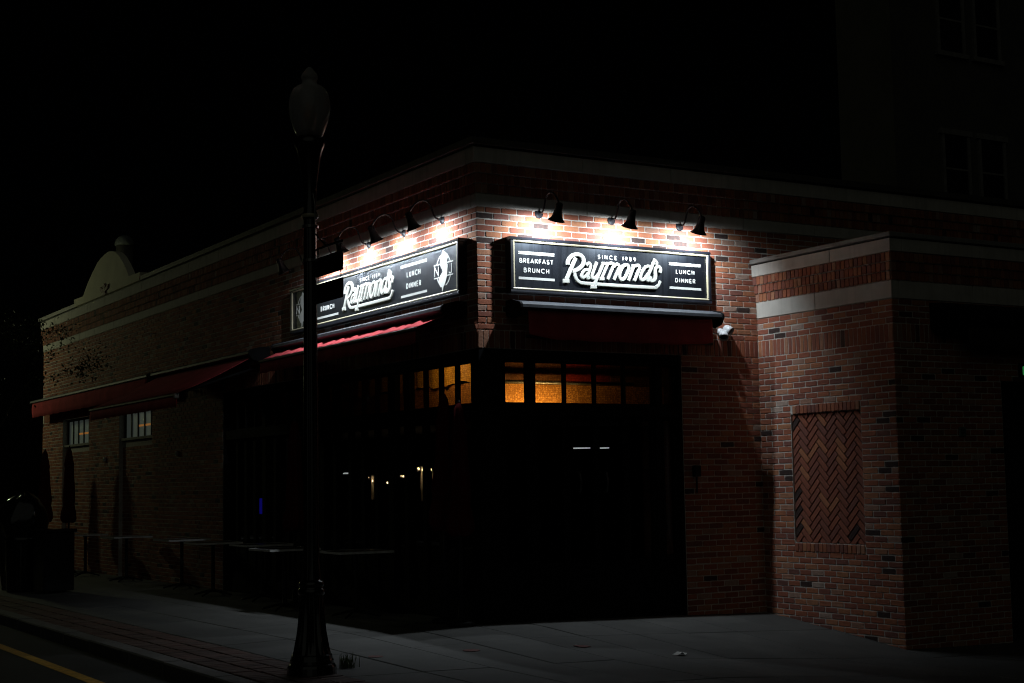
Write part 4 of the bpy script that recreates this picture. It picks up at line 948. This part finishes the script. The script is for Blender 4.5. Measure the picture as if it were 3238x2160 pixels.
t = thing('ceiling_lamp', 'small white lamp inside, left of the drapes', 'lamp', (1.2, 6.06, 1.47)); MB().lathe([(.07, 0), (.07, .008), (.02, .02)], 20).build('diffuser', 'tube_white', t); MB().tube([(0, 0, .02), (0, 0, .5)], .004, 6).build('cord', 'black_metal', t)
t = thing('blue_screen', 'small glowing blue screen deep inside the street-side storefront', 'screen', (1.2, 9.35 - 1.6, .996), L_)
t.location = (.36, 7.20, 1.02); t.rotation_euler = (0, 0, R(-58)); MB().bbox(-.10, .10, 0, .02, -.13, .13, .004).build('case', 'black_metal', t); MB().box(-.085, .085, -.004, -.001, -.115, .115).build('panel', 'screen_blue', t)

# ================================================================ neighbours behind
gb = thing('parapet_gable', 'cream stucco curved gable with dark fleur ornament rising above the street wall', 'building', (-0.122, 0, 0), L_)
GP = [(16.143, 4.95), (16.185, 5.102), (15.515, 5.091), (15.347, 5.201), (15.147, 5.325), (14.816, 5.485), (14.492, 5.624), (14.267, 5.675), (14.044, 5.707), (13.886, 5.724), (13.73, 5.73), (13.543, 5.711), (13.358, 5.672), (13.205, 5.616), (13.053, 5.551), (12.812, 5.397), (12.603, 5.249), (12.455, 5.102), (11.78, 5.09), (11.831, 4.95)]
MB().slab_poly([(-y, z) for y, z in GP], 0, .14).build('gable', 'cream_stucco', gb)
MB().box(-15.943, -12.031, .141, 3, 4.951, 5.03).build('roof', 'dull_plaster', gb)
F = [(0, .12), (.035, .05), (.03, .0), (.06, .03), (.105, .075), (.12, .035), (.095, -.03), (.06, -.05), (.03, -.045), (.035, -.08), (.05, -.12), (0, -.135)]
FP = F + [(-x, z) for x, z in reversed(F[1:-1])]
MB().slab_poly([(-13.963 + x * 2.350, 5.050 + z * 0.875) for x, z in FP], -.025, 0.0).build('fleur_ornament', 'ornament', gb)
dm = thing('roof_dome', 'dim grey domed roof vent above the curved gable', 'dome', (3.0, 23.4, 7.45))
MB().lathe([(.24, 0), (.24, .07), (.21, .15), (.15, .22), (.08, .26), (.02, .27)], 28).build('cap', 'dome_metal', dm, smooth=True)
MB().lathe([(.21, -3.0), (.21, 0)], 28).build('drum', 'dull_plaster', dm, smooth=True)
tb = thing('rear_building', 'tall unlit building with pale window surrounds behind the right roof', 'building', (0, 8.2, 0))
MB().box(14.6, 30, 0, 1.6, -1.1, 14).build('wall', 'dull_plaster', tb)
for x in (16.35, 17.45, 19.4):
    for z in (7.15, 10.4):
        w_ = MB().box(x - .42, x - .34, -.05, -.001, z - .1, z + 1.35).box(x + .34, x + .42, -.05, -.001, z - .1, z + 1.35).box(x - .48, x + .48, -.07, -.001, z + 1.351, z + 1.47).box(x - .48, x + .48, -.09, -.001, z - .2, z - .101).build('window', 'window_trim', tb)
        MB().box(x - .339, x + .339, -.02, -.001, z - .1, z + 1.35).build('pane', 'frame_black', w_); MB().box(x - .339, x + .339, -.035, -.0205, z + .6, z + .64).build('sash_bar', 'window_trim', w_)
bpy.context.view_layer.update()
